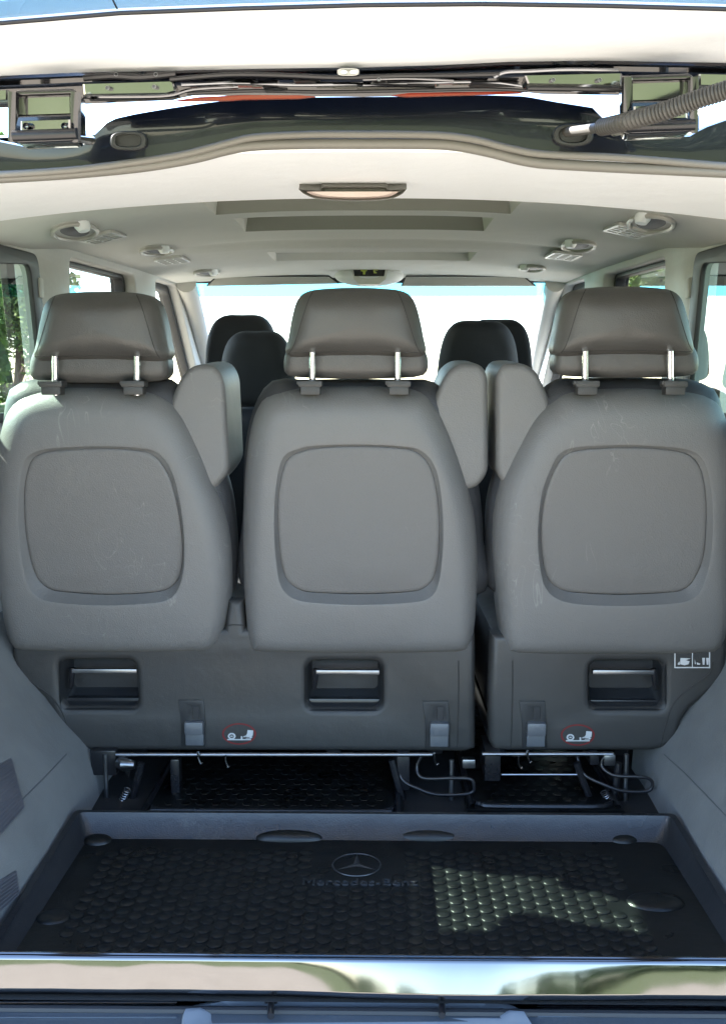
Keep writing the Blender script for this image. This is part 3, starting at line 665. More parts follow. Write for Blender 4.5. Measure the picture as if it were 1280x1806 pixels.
# chrome sill, slightly wavy pressed strip
V = []; F = []; N = 120; J = 14; SY = 1.272
zt = PY(640, 1689, SY).z; zb = PY(640, 1752, SY).z
for i in range(N+1):
    x = -.62+1.24*i/N; px = 666+(x-.03)/SY*1590; bl = 7.6*math.exp(-((px-790)/(200 if px < 790 else 360))**2)+.28*math.sin(px*.011)+.42*math.sin(px*.031+1)+.16*math.sin(px*.083)+.08*math.sin(px*.19)
    y = SY; z = zt; rows = [(x, y+.012, z-.006), (x, y+.008, z+.0005), (x, y+.002, z)]
    L = (zt-zb)*.87/J
    for j in range(J):
        t = (j+.5)/J; a = R(10.9+6.2*math.exp(-4*t)+bl); z -= L; y -= L*math.tan(a)
        rows.append((x, y, z))
    rows.append((x, y+.004, z-.008)); V += rows
K = J+4
for i in range(N):
    for j in range(K-1): F.append((i*K+j, (i+1)*K+j, (i+1)*K+j+1, i*K+j+1))
mk('chrome_sill', V, F, 'chrome', van, True, ang=60)
m_ = MB(); m_.tube([(-.62, SY+.002, zt+.001), (0, SY+.001, zt+.0015), (.62, SY+.002, zt+.001)], .0016, 6); m_.build('sill_edge', 'chrome', van)
# bumper
bzt = zb-.012
BZ = .598
def bpt(px, py, z): return PZ(px, py, z)
m_ = MB(); z0 = BZ-.017
prof = [(1.262, z0+.004), (1.248, z0+.002), (1.235, z0-.001), (1.15, z0-.006), (1.10, z0-.016), (1.035, z0-.07), (1.03, z0-.30), (1.10, z0-.38)]
V = []; F = []; XS = [-.86+.04*i for i in range(44)]
for x in XS:
    cv = .06*(abs(x)/.86)**3
    for (y, z) in prof: V.append((x, y+cv*(y < 1.2), z))
K = len(prof)
for i in range(len(XS)-1):
    for j in range(K-1): F.append((i*K+j, (i+1)*K+j, (i+1)*K+j+1, i*K+j+1))
bump = mk('bumper', V, F, 'bumper', van, True, ang=45)
MB().tube([(-.62, 1.262, z0+.004), (0, 1.262, z0+.004), (.62, 1.262, z0+.004)], .006, 8).build('bumper_gap', 'window_rubber', van)
bbv = bvh_of(bump)
# raised centre step panel
def on(px, py, up):
    p = PZ(px, py, z0-.002); r_ = bbv.ray_cast(Vector((p.x, p.y, 1.0)), Vector((0, 0, -1)))
    return (r_[0] if r_[0] is not None else p)+Vector((0, 0, up))
cp = crom([(322, 1812), (320, 1790), (330, 1772), (352, 1764), (400, 1760), (640, 1760), (860, 1761), (900, 1765), (920, 1776), (935, 1795), (950, 1812)], 4, False)
lo = [on(v[0], v[1]+13, -.002) for v in [Vector(q) for q in cp]]; lo += [Vector((lo[-1].x, 1.14, lo[-1].z-.006)), Vector((lo[0].x, 1.14, lo[0].z-.006))]
cc = sum(lo, Vector())/len(lo); hi = [q+Vector((0, 0, .008))+(cc-q)*.015 for q in lo]; in1 = [q+(cc-q)*.10+Vector((0, 0, .010)) for q in lo]; in2 = [q+(cc-q)*.16+Vector((0, 0, .004)) for q in lo]
sp = MB().loft([lo, hi, in1, in2]).build('step_panel', 'step', bump, ang=50)
for px in (478, 779):
    p = on(px, 1786, .013); q = on(px, 1812, .014); m_ = MB(); m_.tube([p, q], .0045, 10); m_.box(p+Vector((0, .004, .002)), (.018, .008, .006), bev=.002); m_.build('rubber_stop', 'black_metal', sp)
# grip ridges and dots on both sides of the step
V = []; F = []; Vr = MB()
for (a, b) in ((-20, 312), (948, 1300)):
    for ry in (1768, 1784, 1800):
        m_ = MB(); m_.tube([on(a, ry, .0004), on(b, ry, .0004)], .0013, 6); m_.build('grip_ridge', 'bumper', bump)
    for r_ in range(12):
        y = 1760+r_*3.8
        for c_ in range(int((b-a)/5)):
            px = a+c_*5+(2.5 if r_ % 2 else 0); p = on(px, y, 0); k = len(V); s_ = .0012
            V += [p+Vector((-s_, 0, 0)), p+Vector((0, -s_, 0)), p+Vector((s_, 0, 0)), p+Vector((0, s_, 0)), p+Vector((0, 0, .0009))]; F += [(k, k+1, k+4), (k+1, k+2, k+4), (k+2, k+3, k+4), (k+3, k, k+4)]
o = mk('grip_dots', V, F, 'bumper', bump, False); tag(o, kind='stuff')

# ================================================================== SEATS
SP = Plane(1.93, .898, 4.0)        # plane of the hard backrest shells
def uvl(pl, pts): return [pl.uv(*p) for p in pts]
def shell(parent, outl, lip, pan, name='backrest_shell'):
    o2 = crom(uvl(SP, outl), 5); l2 = crom(uvl(SP, lip), 6); p2 = crom(uvl(SP, pan), 6)
    c = sum((v for v in p2), Vector((0, 0)))/len(p2); N = 128
    ro, rl, rp = radial(o2, c, N), radial(l2, c, N), radial(p2, c, N)
    D = [Vector((math.cos(6.2831853*k/N), math.sin(6.2831853*k/N))) for k in range(N)]
    vlo = min(p.y for p in p2); vhi = max(p.y for p in p2)
    rings = []; er = .045
    def ring(f, w):
        g = []
        for k in range(N):
            p = c+D[k]*f(k); g.append(SP.w(p.x, p.y, w(k, p) if callable(w) else w))
        rings.append(g)
    ring(lambda k: ro[k]-.02, -.11); ring(lambda k: ro[k], -.095); ring(lambda k: ro[k], -.06)
    def E(k):  # bigger rounding at the top than at the bottom
        return er*(.35+.9*max(0, min(1, (D[k].y+.9)/1.4)))
    def pf(k, p):
        e = .055*(.45+.55*max(0, min(1, (p.y+.05)/.45))); d = min(seg_dist(p, o2), e)
        return -e+math.sqrt(max(0, e*e-(e-d)**2))
    rings.pop()
    for t in (.0, .02, .06, .12, .2, .3, .42, .55, .7, .85, .96): ring(lambda k: ro[k]*(1-t)+(rl[k]+.004)*t, lambda k, p, t=t: pf(k, p)*(1-t**6)+.008*math.sin(t*1.57))
    ring(lambda k: rl[k]+.003, .008); ring(lambda k: rl[k], .0075); ring(lambda k: rl[k]-.0015, .0055)
    depth = lambda p: .004+.019*max(0, min(1, (vhi-p.y)/(vhi-vlo)))**1.5
    ring(lambda k: rp[k]+.0016, lambda k, p: .008-depth(p)-.001); ring(lambda k: rp[k]+.0002, lambda k, p: .008-depth(p)-.0022)
    body = MB().loft(rings, True, False).build(name, 'shell', parent, ang=28)
    # inner panel, a sub-part: gently swelling sheet with the crease low down
    rings = []
    arc = lambda p: vlo+.045-.022*((p.x-c.x)/.12)**2
    def wz(p, q):
        w0 = .008-depth(p)
        w0 += .0012*(1-q**4)
        if p.y < arc(p): w0 -= .07*(arc(p)-p.y)
        return w0
    for q in (1.0, .985, .95, .9, .84, .78, .7, .62, .54, .46, .38, .3, .2, .1):
        g = []
        for k in range(N): p = c+D[k]*(rp[k]*q); g.append(SP.w(p.x, p.y, wz(p, q)-(.002 if q == 1 else 0)))
        rings.append(g)
    g = [SP.w(c.x+D[k].x*rp[k]*1.0, c.y+D[k].y*rp[k], -.03) for k in range(N)]
    MB().loft([g]+rings).build('inset_panel', 'panel', body, ang=60)
    return body
def dtube(bv, pts, r, name, m, parent, lift=.0003, k=6, seg=6):
    P = drape(bv, [(v.x, v.y) for v in crom([Vector(p) for p in pts], k, False)], lift)
    if len(P) < 2: return None
    return MB().tube(P, r, seg).build(name, m, parent)
def headrest(parent, x0, dx=1.0, ytop=0, seed=0, mirror=1):
    """x0: photo column of the centre; y given for the middle one"""
    H = Plane(1.862, 1.50, 2.0); HL = Plane(1.892, 1.50, 2.0)
    X = lambda a: x0+a*dx
    up = [(X(-84), 511), (X(-42), 506), (X(0), 505), (X(42), 506), (X(84), 511), (X(104), 526), (X(115), 557), (X(123), 596), (X(127), 620), (X(112), 632), (X(60), 630), (X(0), 629), (X(-60), 630), (X(-112), 632), (X(-126), 620), (X(-121), 596), (X(-114), 557), (X(-104), 526)]
    up = [(a, b+ytop) for a, b in up]
    lo = [(X(-100), 600), (X(0), 596), (X(100), 600), (X(124), 618), (X(130), 645), (X(118), 664), (X(60), 668), (X(0), 669), (X(-60), 668), (X(-116), 664), (X(-127), 648), (X(-122), 618)]
    lo = [(a, b+ytop) for a, b in lo]
    o1 = crom(uvl(H, up), 5); o2 = crom(uvl(HL, lo), 5)
    h = pillow(H, o1, .115, .042, .014, 96, ebk=.03).build('headrest', 'leather', parent, ang=80)
    pillow(HL, o2, .085, .020, .004, 96).build('headrest_lower_pad', 'leather', h, ang=80)
    bv = bvh_of(h)
    for s in (-1, 1):
        dtube(bv, [(X(s*74), 513+ytop), (X(s*82), 530+ytop), (X(s*92), 560+ytop), (X(s*103), 596+ytop), (X(s*110), 614+ytop), (X(s*117), 624+ytop)], .0008, 'seam', 'seam', h, .0001)
    dtube(bv, [(X(-112), 622+ytop), (X(-60), 621+ytop), (X(0), 620+ytop), (X(60), 621+ytop), (X(112), 622+ytop)], .0009, 'seam', 'seam', h, 0)
    for s in (-1, 1):
        a = PY(X(s*75), 621+ytop, 1.868); b = PY(X(s*75), 678+ytop, 1.888)
        MB().tube([a+Vector((0, .012, .01)), a, b, b-Vector((0, -.002, .012))], .0062, 14).build('headrest_pole', 'chrome_pole', h)
    return h
def collar(parent, px, py):
    p = PY(px, py, 1.888)
    m_ = MB(); m_.box(p+Vector((0, 0, .004)), (.044, .034, .012), bev=.004); m_.box(p+Vector((0, 0, -.008)), (.036, .030, .016), bev=.003); m_.box(p+Vector((-.018, -.004, .006)), (.014, .02, .008), bev=.003)
    m_.build('headrest_guide', 'base', parent)
def cushion(parent, outl):
    C = Plane(1.955, .898, 4.0); o = crom(uvl(C, outl), 5)
    pillow(C, o, .10, .05, .0, 72).build('backrest_cushion', 'dark_leather', parent, ang=80)
def armrest(parent, outl, top):
    Aq = Plane(1.90, .898, 3.0); o = rpoly(uvl(Aq, outl), [.016, .016, .02, .02, .02, .03, .03], 4)
    a = pillow(Aq, o, .27, .012, .004, 90, ebk=.03).build('armrest', 'shell', parent, ang=30)
    bv = bvh_of(a)
    return a
def pocket(parent, x0, y0, x1, y1, side, pl):
    # tub set into the base cover, with a pull bar across it
    A_, B_, C2, D2 = [pl.w(*pl.uv(x, y), -.004) for x, y in ((x0-4, y0-6), (x1+4, y0-6), (x1+4, y1+4), (x0-4, y1+4))]
    rings = []
    def rr_(f, w, g=0):
        P = rrect(x0-3+f, y0-8, x1+3-f, y1+3-g, 10); return [pl.w(*pl.uv(v.x, v.y), w) for v in P]
    b = MB().loft([rr_(0, -.002), rr_(2, -.012, 2), rr_(5, -.035, 8), rr_(9, -.062, 22)], False, True).build('pull_pocket', 'pocket', parent, ang=50)
    m_ = MB(); yb = y0+20; a = pl.w(*pl.uv(x0+(16 if side < 0 else 5), yb), -.012); c = pl.w(*pl.uv(x1-(16 if side > 0 else 3), yb), -.012)
    m_.box((a+c)/2, ((c-a).x, .012, .009), bev=.002); m_.build('pull_bar', 'steel', b)
    ex = a if side < 0 else c; q = pl.w(*pl.uv((x0+12) if side < 0 else (x1-12), y0+52), -.016)
    m_ = MB(); m_.tube([ex+Vector((0, 0, .006)), ex, q.lerp(ex, .4), q], [.006, .006, .0055, .004], 8); m_.build('pull_arm', 'black_metal', b)
def latch(parent, cx, y0, pl):
    # recessed slot plate with a small flap under it
    fn = lambda x, y, z: pl.w(x, y, z+.001)
    o = [tuple(pl.uv(cx+a, y0+b)) for a, b in ((-23, 0), (22, 0), (25, 40), (25, 82), (-18, 82), (-18, 40))]
    u, v = pl.uv(cx+8, y0+22)
    slot = [(u+.005*math.cos(t*.5236), v+(.006 if math.sin(t*.5236) > 0 else -.006)+.005*math.sin(t*.5236)) for t in range(12)]
    f = plate(o, [slot], .004, .001, fn, 'latch_plate', 'pocket', parent, 1)
    MB().box(pl.w(u, v, .0032), (.013, .003, .026), bev=.0012).build('slot', 'window_rubber', f, False)  # raised black block stands in for the shade inside the slot
    p = pl.w(*pl.uv(cx+6, y0+47), .008); m_ = MB(); m_.box(p, (.038, .018, .028), bev=.006); m_.box(p+Vector((0, .006, -.024)), (.036, .010, .026), bev=.002); m_.build('latch_flap', 'flap', f)
def sticker_ring(parent, cx, cy, pl, fl=1):
    def pp(x, y, w=.0012): return pl.w(*pl.uv(x, y), w)
    rg = [pp(cx+30*math.cos(t*.1963), cy+19*math.sin(t*.1963), .0011) for t in range(32)]; ri = [pp(cx+27*math.cos(t*.1963), cy+16.5*math.sin(t*.1963), .0011) for t in range(32)]
    k = 32; s = mk('warning_sticker', rg+ri, [(i, (i+1) % k, k+(i+1) % k, k+i) for i in range(k)], 'red_print', parent, False)
    V = []; F = []
    def quad(*p): 
        i = len(V); V.extend([pp(cx+a, cy+b, .0013) for a, b in p]); F.append(tuple(range(i, i+len(p))))
    quad((-21, 9), (21, 9), (21, 11), (-21, 11))                       # ground line
    for t in range(10): # wheel ring
        a, b = t*.628, (t+1)*.628; quad((-13+7*math.cos(a), 4+6*math.sin(a)), (-13+7*math.cos(b), 4+6*math.sin(b)), (-13+4*math.cos(b), 4+3.4*math.sin(b)), (-13+4*math.cos(a), 4+3.4*math.sin(a)))
    quad((-15, 3), (-11, 3), (-11, 5), (-15, 5)); quad((3, 4), (6, 4), (6, 9), (3, 9)); quad((8, 4), (14, 2), (15, 4), (8, 6))
    quad((15, -7), (25, -6), (24, 3), (17, 6), (10, 5), (14, 0)); quad((20, 4), (24, 5), (21, 8), (12, 8), (12, 7), (18, 7))
    mk('pictogram', V, F, 'white_print', s, False)
def hookbit(parent, px, py, pl):
    p = pl.w(*pl.uv(px, py), .014); m_ = MB(); m_.tube([p+Vector((0, 0, .012)), p, p+Vector((.004, 0, -.012)), p+Vector((.009, 0, -.010))], .0022, 8); m_.build('wire_hook', 'chrome_pole', parent)

BP = Plane(1.945, .80, 2.0)
def base_cover(parent, outl, holes):
    o = [tuple(p) for p in uvl(BP, outl)]; hs = [[tuple(BP.uv(v.x, v.y)) for v in h] for h in holes]
    return plate(o, hs, .05, .015, lambda x, y, z: BP.w(x, y, z-.025), 'seat_base_cover', 'base', parent, 3)

LIP_M = [(500, 806), (530, 790), (560, 785), (630, 783), (705, 786), (742, 794), (766, 822), (777, 870), (781, 930), (779, 985), (772, 1030), (758, 1052), (725, 1061), (640, 1065), (560, 1062), (518, 1054), (496, 1032), (487, 985), (484, 930), (487, 860)]
PAN_M = [(506, 812), (532, 796), (560, 790), (630, 787), (703, 790), (736, 798), (759, 826), (771, 875), (775, 930), (773, 985), (766, 1020), (750, 1040), (722, 1048), (640, 1052), (565, 1050), (527, 1044), (503, 1022), (494, 985), (490, 930), (492, 864)]
OUT_M = [(468, 700), (520, 686), (630, 682), (735, 688), (772, 716), (800, 770), (825, 845), (840, 920), (845, 1000), (842, 1080), (836, 1130), (828, 1149), (805, 1157), (640, 1159), (460, 1157), (440, 1148), (433, 1120), (427, 1050), (424, 960), (426, 860), (433, 780), (446, 730)]
def tf(L, c0, c1, sx=1.0, dy=0, mir=False): return [(c1+(-(a-c0) if mir else (a-c0))*sx, b+dy) for a, b in L]
LIP_L = [(48, 810), (72, 794), (105, 789), (180, 786), (245, 789), (280, 798), (304, 830), (318, 880), (326, 940), (326, 995), (318, 1033), (300, 1055), (262, 1063), (185, 1066), (110, 1062), (70, 1052), (50, 1025), (40, 975), (35, 920), (38, 855)]
PAN_L = [(55, 815), (76, 799), (105, 794), (180, 791), (242, 794), (272, 803), (296, 834), (311, 883), (320, 940), (321, 990), (312, 1024), (292, 1043), (258, 1050), (185, 1053), (118, 1049), (82, 1042), (60, 1018), (48, 970), (43, 920), (44, 860)]
OUT_L = [(28, 700), (90, 686), (170, 684), (260, 690), (305, 716), (340, 770), (370, 845), (392, 910), (402, 970), (404, 1040), (398, 1090), (386, 1135), (372, 1151), (345, 1156), (190, 1157), (45, 1155), (18, 1147), (4, 1120), (-8, 1060), (-20, 960), (-22, 860), (-16, 780), (0, 728)]
LIP_R = tf(LIP_M, 633, 1100, 1.015, 1, True); PAN_R = tf(PAN_M, 633, 1100, 1.015, 1, True)
LIP_R = [(968, 830), (985, 800), (1015, 788), (1095, 784), (1170, 787), (1220, 796), (1242, 822), (1252, 870), (1254, 930), (1250, 985), (1238, 1030), (1222, 1052), (1190, 1062), (1100, 1067), (1020, 1064), (980, 1054), (958, 1030), (949, 985), (947, 930), (954, 870)]
PAN_R = [(975, 834), (992, 806), (1018, 794), (1095, 789), (1168, 792), (1212, 801), (1234, 826), (1244, 872), (1246, 930), (1243, 982), (1230, 1020), (1213, 1041), (1185, 1049), (1100, 1053), (1025, 1050), (990, 1043), (967, 1022), (957, 982), (954, 930), (961, 874)]
OUT_R = [(975, 710), (1010, 690), (1100, 685), (1190, 687), (1256, 698), (1288, 728), (1302, 780), (1308, 860), (1298, 960), (1294, 1060), (1288, 1120), (1275, 1150), (1245, 1159), (1090, 1161), (915, 1159), (895, 1150), (886, 1125), (878, 1050), (872, 975), (875, 900), (890, 840), (918, 780), (945, 735)]
G = 'rear row seats with hard grey backs'
bench = thing('bench_seat', 'two-place rear bench seat on the left, one shared dark base under two grey shell backs', 'seat', (-.24, 1.98, .60), G)
single = thing('single_seat', 'single rear seat on the right of the dark gap, armrest on its left side', 'seat', (.46, 1.98, .60), G)
for par, O, L_, P_ in ((bench, OUT_L, LIP_L, PAN_L), (bench, OUT_M, LIP_M, PAN_M), (single, OUT_R, LIP_R, PAN_R)): shell(par, O, L_, P_)
headrest(bench, 170, .96, 7, 0); headrest(bench, 626, 1.0, 0, 1); headrest(single, 1106, 1.0, -2, 2)
for par, px in ((bench, 94), (bench, 238), (bench, 548), (bench, 703), (single, 1033), (single, 1187)): collar(par, px, 681)
cushion(bench, [(25, 676), (100, 670), (240, 668), (300, 676), (345, 740), (398, 850), (414, 960), (412, 1040), (395, 1070), (170, 1080), (0, 1060), (-10, 900), (-5, 720)])
cushion(bench, [(470, 678), (540, 672), (700, 672), (770, 678), (812, 740), (846, 850), (856, 960), (852, 1060), (640, 1080), (432, 1060), (424, 900), (432, 760)])
cushion(single, [(980, 676), (1030, 670), (1180, 670), (1250, 678), (1285, 720), (1295, 900), (1290, 1060), (1100, 1080), (880, 1060), (860, 960), (868, 860), (920, 740)])
armrest(bench, [(322, 655), (345, 644), (378, 644), (396, 660), (405, 690), (408, 825), (376, 866), (330, 860), (300, 740), (303, 712)][:10], 0) if False else None
def arm(parent, poly, r):
    Aq = Plane(1.952, .898, 3.0); o = rpoly(uvl(Aq, poly), r, 4)
    return pillow(Aq, o, .24, .012, .003, 96, ebk=.03).build('armrest', 'shell', parent, ang=30)
arm(bench, [(298, 714), (316, 668), (340, 643), (380, 644), (396, 672), (404, 832), (378, 866), (330, 866), (306, 840)], .016)
arm(bench, [(764, 706), (786, 658), (808, 641), (848, 642), (860, 662), (861, 836), (838, 864), (784, 866), (768, 840)], .016)
arm(single, [(874, 662), (886, 642), (926, 641), (948, 657), (971, 708), (968, 840), (950, 866), (898, 865), (875, 838)], .016)
# base covers
PK = [rrect(109, 1166, 243, 1249, 16), rrect(541, 1168, 672, 1251, 16), rrect(1041, 1168, 1171, 1250, 16)]
PK = [[Vector((v.x+(-(1249-v.y)*.06 if i == 0 else 0), v.y)) for v in h] for i, h in enumerate(PK)]
base1 = base_cover(bench, [(18, 1120), (20, 1160), (27, 1188), (46, 1208), (76, 1232), (92, 1258), (98, 1288), (106, 1308), (125, 1322), (170, 1326), (820, 1328), (838, 1322), (838, 1120), (432, 1110), (428, 1060), (402, 1060), (396, 1110)], PK[:2])
base2 = base_cover(single, [(866, 1120), (862, 1220), (862, 1310), (872, 1327), (1150, 1326), (1182, 1318), (1196, 1300), (1203, 1272), (1218, 1250), (1262, 1216), (1280, 1190), (1284, 1120)], PK[2:])
pocket(base1, 109, 1166, 243, 1249, -1, BP); pocket(base1, 541, 1168, 672, 1251, -1, BP); pocket(base2, 1041, 1168, 1171, 1250, 1, BP)
for b_, cx, y0 in ((base1, 338, 1234), (base1, 768, 1236), (base2, 938, 1236)): latch(b_, cx, y0, BP)
sticker_ring(base1, 422, 1294, BP); sticker_ring(base2, 1018, 1296, BP)
bb1, bb2 = bvh_of(base1), bvh_of(base2)
def groove(bv, par, pts): dtube(bv, pts, .0016, 'trim_seam', 'seam', par, -.0004)
groove(bb1, base1, [(30, 1168), (38, 1188), (60, 1206), (92, 1230), (112, 1260), (124, 1300), (132, 1320)])
groove(bb1, base1, [(808, 1165), (808, 1230), (806, 1318)]); groove(bb2, base2, [(903, 1165), (903, 1230), (900, 1318)])
groove(bb2, base2, [(1256, 1168), (1250, 1188), (1216, 1214), (1188, 1240), (1174, 1276), (1164, 1316)])
dtube(bb1, [(400, 1103), (415, 1102), (430, 1103)], .0012, 'trim_seam', 'seam', base1, 0)
# white framed seat-folding label
def pp(x, y, w=.0012): return BP.w(*BP.uv(x, y), w)
V = []; F = []
def q_(*p): i = len(V); V.extend([pp(a, b) for a, b in p]); F.append(tuple(range(i, i+len(p))))
for (a, b, c, d) in ((1188, 1176, 1251, 1178), (1188, 1150, 1190, 1176), (1249, 1150, 1251, 1176), (1219, 1150, 1220.5, 1176)): q_((a, b), (c, b), (c, d), (a, d))
q_((1199, 1160), (1217, 1161), (1208, 1164), (1215, 1166), (1213, 1171), (1206, 1173), (1198, 1171)); q_((1194, 1170), (1197, 1166), (1198, 1172), (1194, 1172)); q_((1224, 1162), (1226, 1171), (1224, 1171)); q_((1227, 1168), (1234, 1170), (1233, 1172), (1228, 1172)); q_((1237, 1160), (1242, 1160), (1241, 1172), (1238, 1172)); q_((1244, 1160), (1249, 1160), (1248, 1172), (1245, 1172))
mk('folding_label', V, F, 'white_print', base2, False)
# rods, hooks, legs under the covers
RP = Plane(1.93, .70, 0)
def rw(x, y, w=0): return RP.w(*RP.uv(x, y), w)
MB().tube([rw(205, 1331), (rw(480, 1331)), rw(762, 1331)], .0042, 10).build('release_rod', 'steel', bench)
MB().tube([rw(850, 1330), rw(960, 1330), rw(1080, 1330)], .0042, 10).build('release_rod', 'steel', single)
for par, a, b in ((bench, 352, 1332), (bench, 400, 1338), (bench, 765, 1334), (single, 912, 1340), (single, 928, 1330)): hookbit(par, a, b, RP)
def loop(par, pts, r, m): MB().tube(crom([rw(*p) for p in pts], 5, False), r, 10).build('release_handle', m, par)
loop(bench, [(745, 1330, 0), (735, 1352, .0), (745, 1368, .012), (800, 1367, .015), (828, 1369, .015), (834, 1381, .015), (826, 1394, .015), (770, 1396, .015), (735, 1386, .012), (708, 1373, .0), (700, 1340, -.02)], .0035, 'black_metal')
loop(single, [(1068, 1330, 0), (1060, 1350, 0), (1078, 1362, .015), (1118, 1363, .02), (1138, 1366, .02), (1145, 1376, .02), (1136, 1388, .02), (1095, 1388, .02), (1060, 1378, .015), (1028, 1364, 0), (1020, 1335, -.02)], .0035, 'black_metal')
def foot(par, x, y0, y1, w_=.0, r=.006, m='black_metal', name='seat_leg'):
    a = rw(x, y0, -w_); b = Vector((a.x, a.y, .60)); MB().tube([a, b], r, 10).build(name, m, par)
foot(bench, 186, 1330, 0, .0, .0045, 'steel'); foot(bench, 796, 1340, 0, 0, .005, 'steel'); foot(single, 1104, 1330, 0, 0, .005, 'steel')
def blk(par, x0, y0, x1, y1, d, name='seat_bracket', w=0, m='black_metal', bev=.003):
    a, b = rw(x0, y0, w), rw(x1, y1, w); MB().box(((a+b)/2)+Vector((0, d/2, 0)), (abs(b.x-a.x), d, abs(a.z-b.z)), bev=bev).build(name, m, par)
blk(bench, 160, 1324, 206, 1368, .12); blk(bench, 300, 1340, 318, 1425, .03); blk(bench, 700, 1330, 722, 1395, .2); blk(single, 855, 1326, 882, 1378, .1); blk(single, 1040, 1330, 1056, 1350, .1); blk(bench, 815, 1340, 838, 1356, .02, 'pivot', 0, 'steel'); blk(single, 1064, 1330, 1084, 1350, .02, 'pivot', .004, 'steel')
m_ = MB(); a = rw(214, 1345); m_.tube([a, a+Vector((.008, -.01, 0)), a+Vector((.03, -.012, 0))], [.013, .013, .008], 12); m_.build('pivot', 'steel', bench)
m_ = MB(); m_.add([rw(224, 1338, .012), rw(234, 1336, .012), rw(231, 1368, .012), rw(220, 1352, .012)], [(0, 1, 2, 3)]); m_.build('spring_clip', 'chrome_pole', bench, False)
MB().tube([rw(884, 1366), rw(950, 1366), rw(1022, 1366)], .002, 8).build('release_cable', 'steel', single)
def spring(par, x, y, dx, dy, name='return_spring'):
    a, b = rw(x, y, .01), rw(x+dx, y+dy, .01); P = []; ax = (b-a); u_ = ax.orthogonal().normalized(); v_ = ax.normalized().cross(u_)
    for k in range(90): t = k/89; P.append(a.lerp(b, t)+(u_*math.cos(t*56)+v_*math.sin(t*56))*.007)
    MB().tube(P, .0012, 5).build(name, 'steel', par)
spring(single, 1062, 1392, 16, 30); spring(bench, 228, 1388, -16, 34)
for par, p_, q_2 in ((bench, (250, 1345), (232, 1420)), (bench, (690, 1340), (712, 1420)), (single, (1015, 1345), (1046, 1424)), (single, (1090, 1345), (1080, 1424))):
    MB().tube([rw(*p_), rw(*q_2)], .007, 8).build('seat_strut', 'black_metal', par)
for par, x, d in ((bench, -.46, 1), (bench, -.06, 1), (bench, .15, 1), (single, .28, 1), (single, .53, 1)):
    MB().box((x, 2.45, .68), (.03, .85, .05), bev=.006).build('seat_frame_rail', 'black_metal', par)
for par, x0, x1 in ((bench, -.66, .22), (single, .25, .70)):
    MB().box(((x0+x1)/2, 2.32, .83), (x1-x0, .62, .20), bev=.04).build('seat_cushion', 'dark_leather', par)
    MB().box(((x0+x1)/2, 2.0, .74), (x1-x0-.04, .05, .10), bev=.006).build('seat_frame', 'black_metal', par)

# other seats further forward
def fseat(px0, px1, ytop, Y, label, zseat=.62, m='black_fabric', lean=8):
    cx = (px0+px1)/2; hw = (px1-px0)/2; c = PY(cx, ytop, Y)
    t = thing('passenger_seat', label, 'seat', (c.x, Y-.15, .60), 'black seats of the front and middle rows')
    H = Plane(Y, c.z, lean); W = (PY(px1, ytop, Y)-PY(px0, ytop, Y)).x/2; u0 = c.x
    o = crom([Vector(p) for p in [(u0-W*.55, -.005), (u0, 0), (u0+W*.55, -.005), (u0+W*.86, -.05), (u0+W, -.14), (u0+W*.93, -.20), (u0, -.215), (u0-W*.93, -.20), (u0-W, -.14), (u0-W*.86, -.05)]], 5)
    h = pillow(H, o, .11, .035, .008, 64).build('headrest', m, t, ang=80)
    for s in (-1, 1): MB().tube([H.w(u0+s*.06, -.19, -.05), H.w(u0+s*.06, -.26, -.05)], .006, 8).build('headrest_pole', 'chrome_pole', h)
    b = crom([Vector(p) for p in [(u0-.15, -.235), (u0, -.225), (u0+.15, -.235), (u0+.215, -.29), (u0+.235, -.45), (u0+.24, -.72), (u0+.2, -.80), (u0-.2, -.80), (u0-.24, -.72), (u0-.235, -.45), (u0-.215, -.29)]], 5)
    bb = pillow(H, b, .12, .045, .01, 64).build('backrest', m, t, ang=80)
    MB().box((u0, Y-.05+.30, c.z-.80), (.48, .5, .14), bev=.04).build('seat_cushion', m, t)
    MB().box((u0, Y+.25, (c.z-.87+.60)/2), (.40, .40, max(.05, c.z-.87-.60)), bev=.01).build('seat_pedestal', 'black_metal', t)
    return t
fseat(357, 487, 558, 3.50, 'black front seat at far left, just left of the middle row headrest')
fseat(382, 516, 588, 2.95, 'black middle row seat between the left and centre headrests of the rear row')
fseat(775, 920, 569, 2.95, 'black middle row seat right of the centre rear headrest, covering most of the one behind')
fseat(820, 943, 566, 3.50, 'black front seat on the right, half hidden by the middle row seat before it')

# ================================================================== rubber mats under the seats
def mat_under(label, x0, x1, y0, y1):
    t = thing('floor_mat', label, 'floor mat', ((x0+x1)/2, (y0+y1)/2, .602)); m_ = MB(); m_.box(((x0+x1)/2, (y0+y1)/2, .606), (x1-x0, y1-y0, .008), bev=.003); m_.build('mat_sheet', 'rubber', t)
    r = crom([Vector((p.x, p.y, .612)) for p in rrect(x0+.01, y0+.01, x1-.01, y1-.01, .05, 3)], 2); MB().tube(r, .006, 8, closed=True).build('raised_edge', 'rubber_soft', t)
    me = None; V = []; F = []; s = .011; nx = int((x1-x0-.08)/.03); ny = int((y1-y0-.08)/.026)
    for j in range(ny):
        for i in range(nx):
            cx = x0+.05+i*.03+(.015 if j % 2 else 0); cy = y0+.05+j*.026; k = len(V)
            V += [(cx+s*math.cos(a*1.0472), cy+s*math.sin(a*1.0472), .609) for a in range(6)]+[(cx+s*.8*math.cos(a*1.0472), cy+s*.8*math.sin(a*1.0472), .6108) for a in range(6)]
            F += [(k+a, k+(a+1) % 6, k+6+(a+1) % 6, k+6+a) for a in range(6)]+[tuple(k+6+a for a in range(6))]
    o = mk('mat_studs', V, F, 'rubber', t, False); tag(o, kind='stuff')
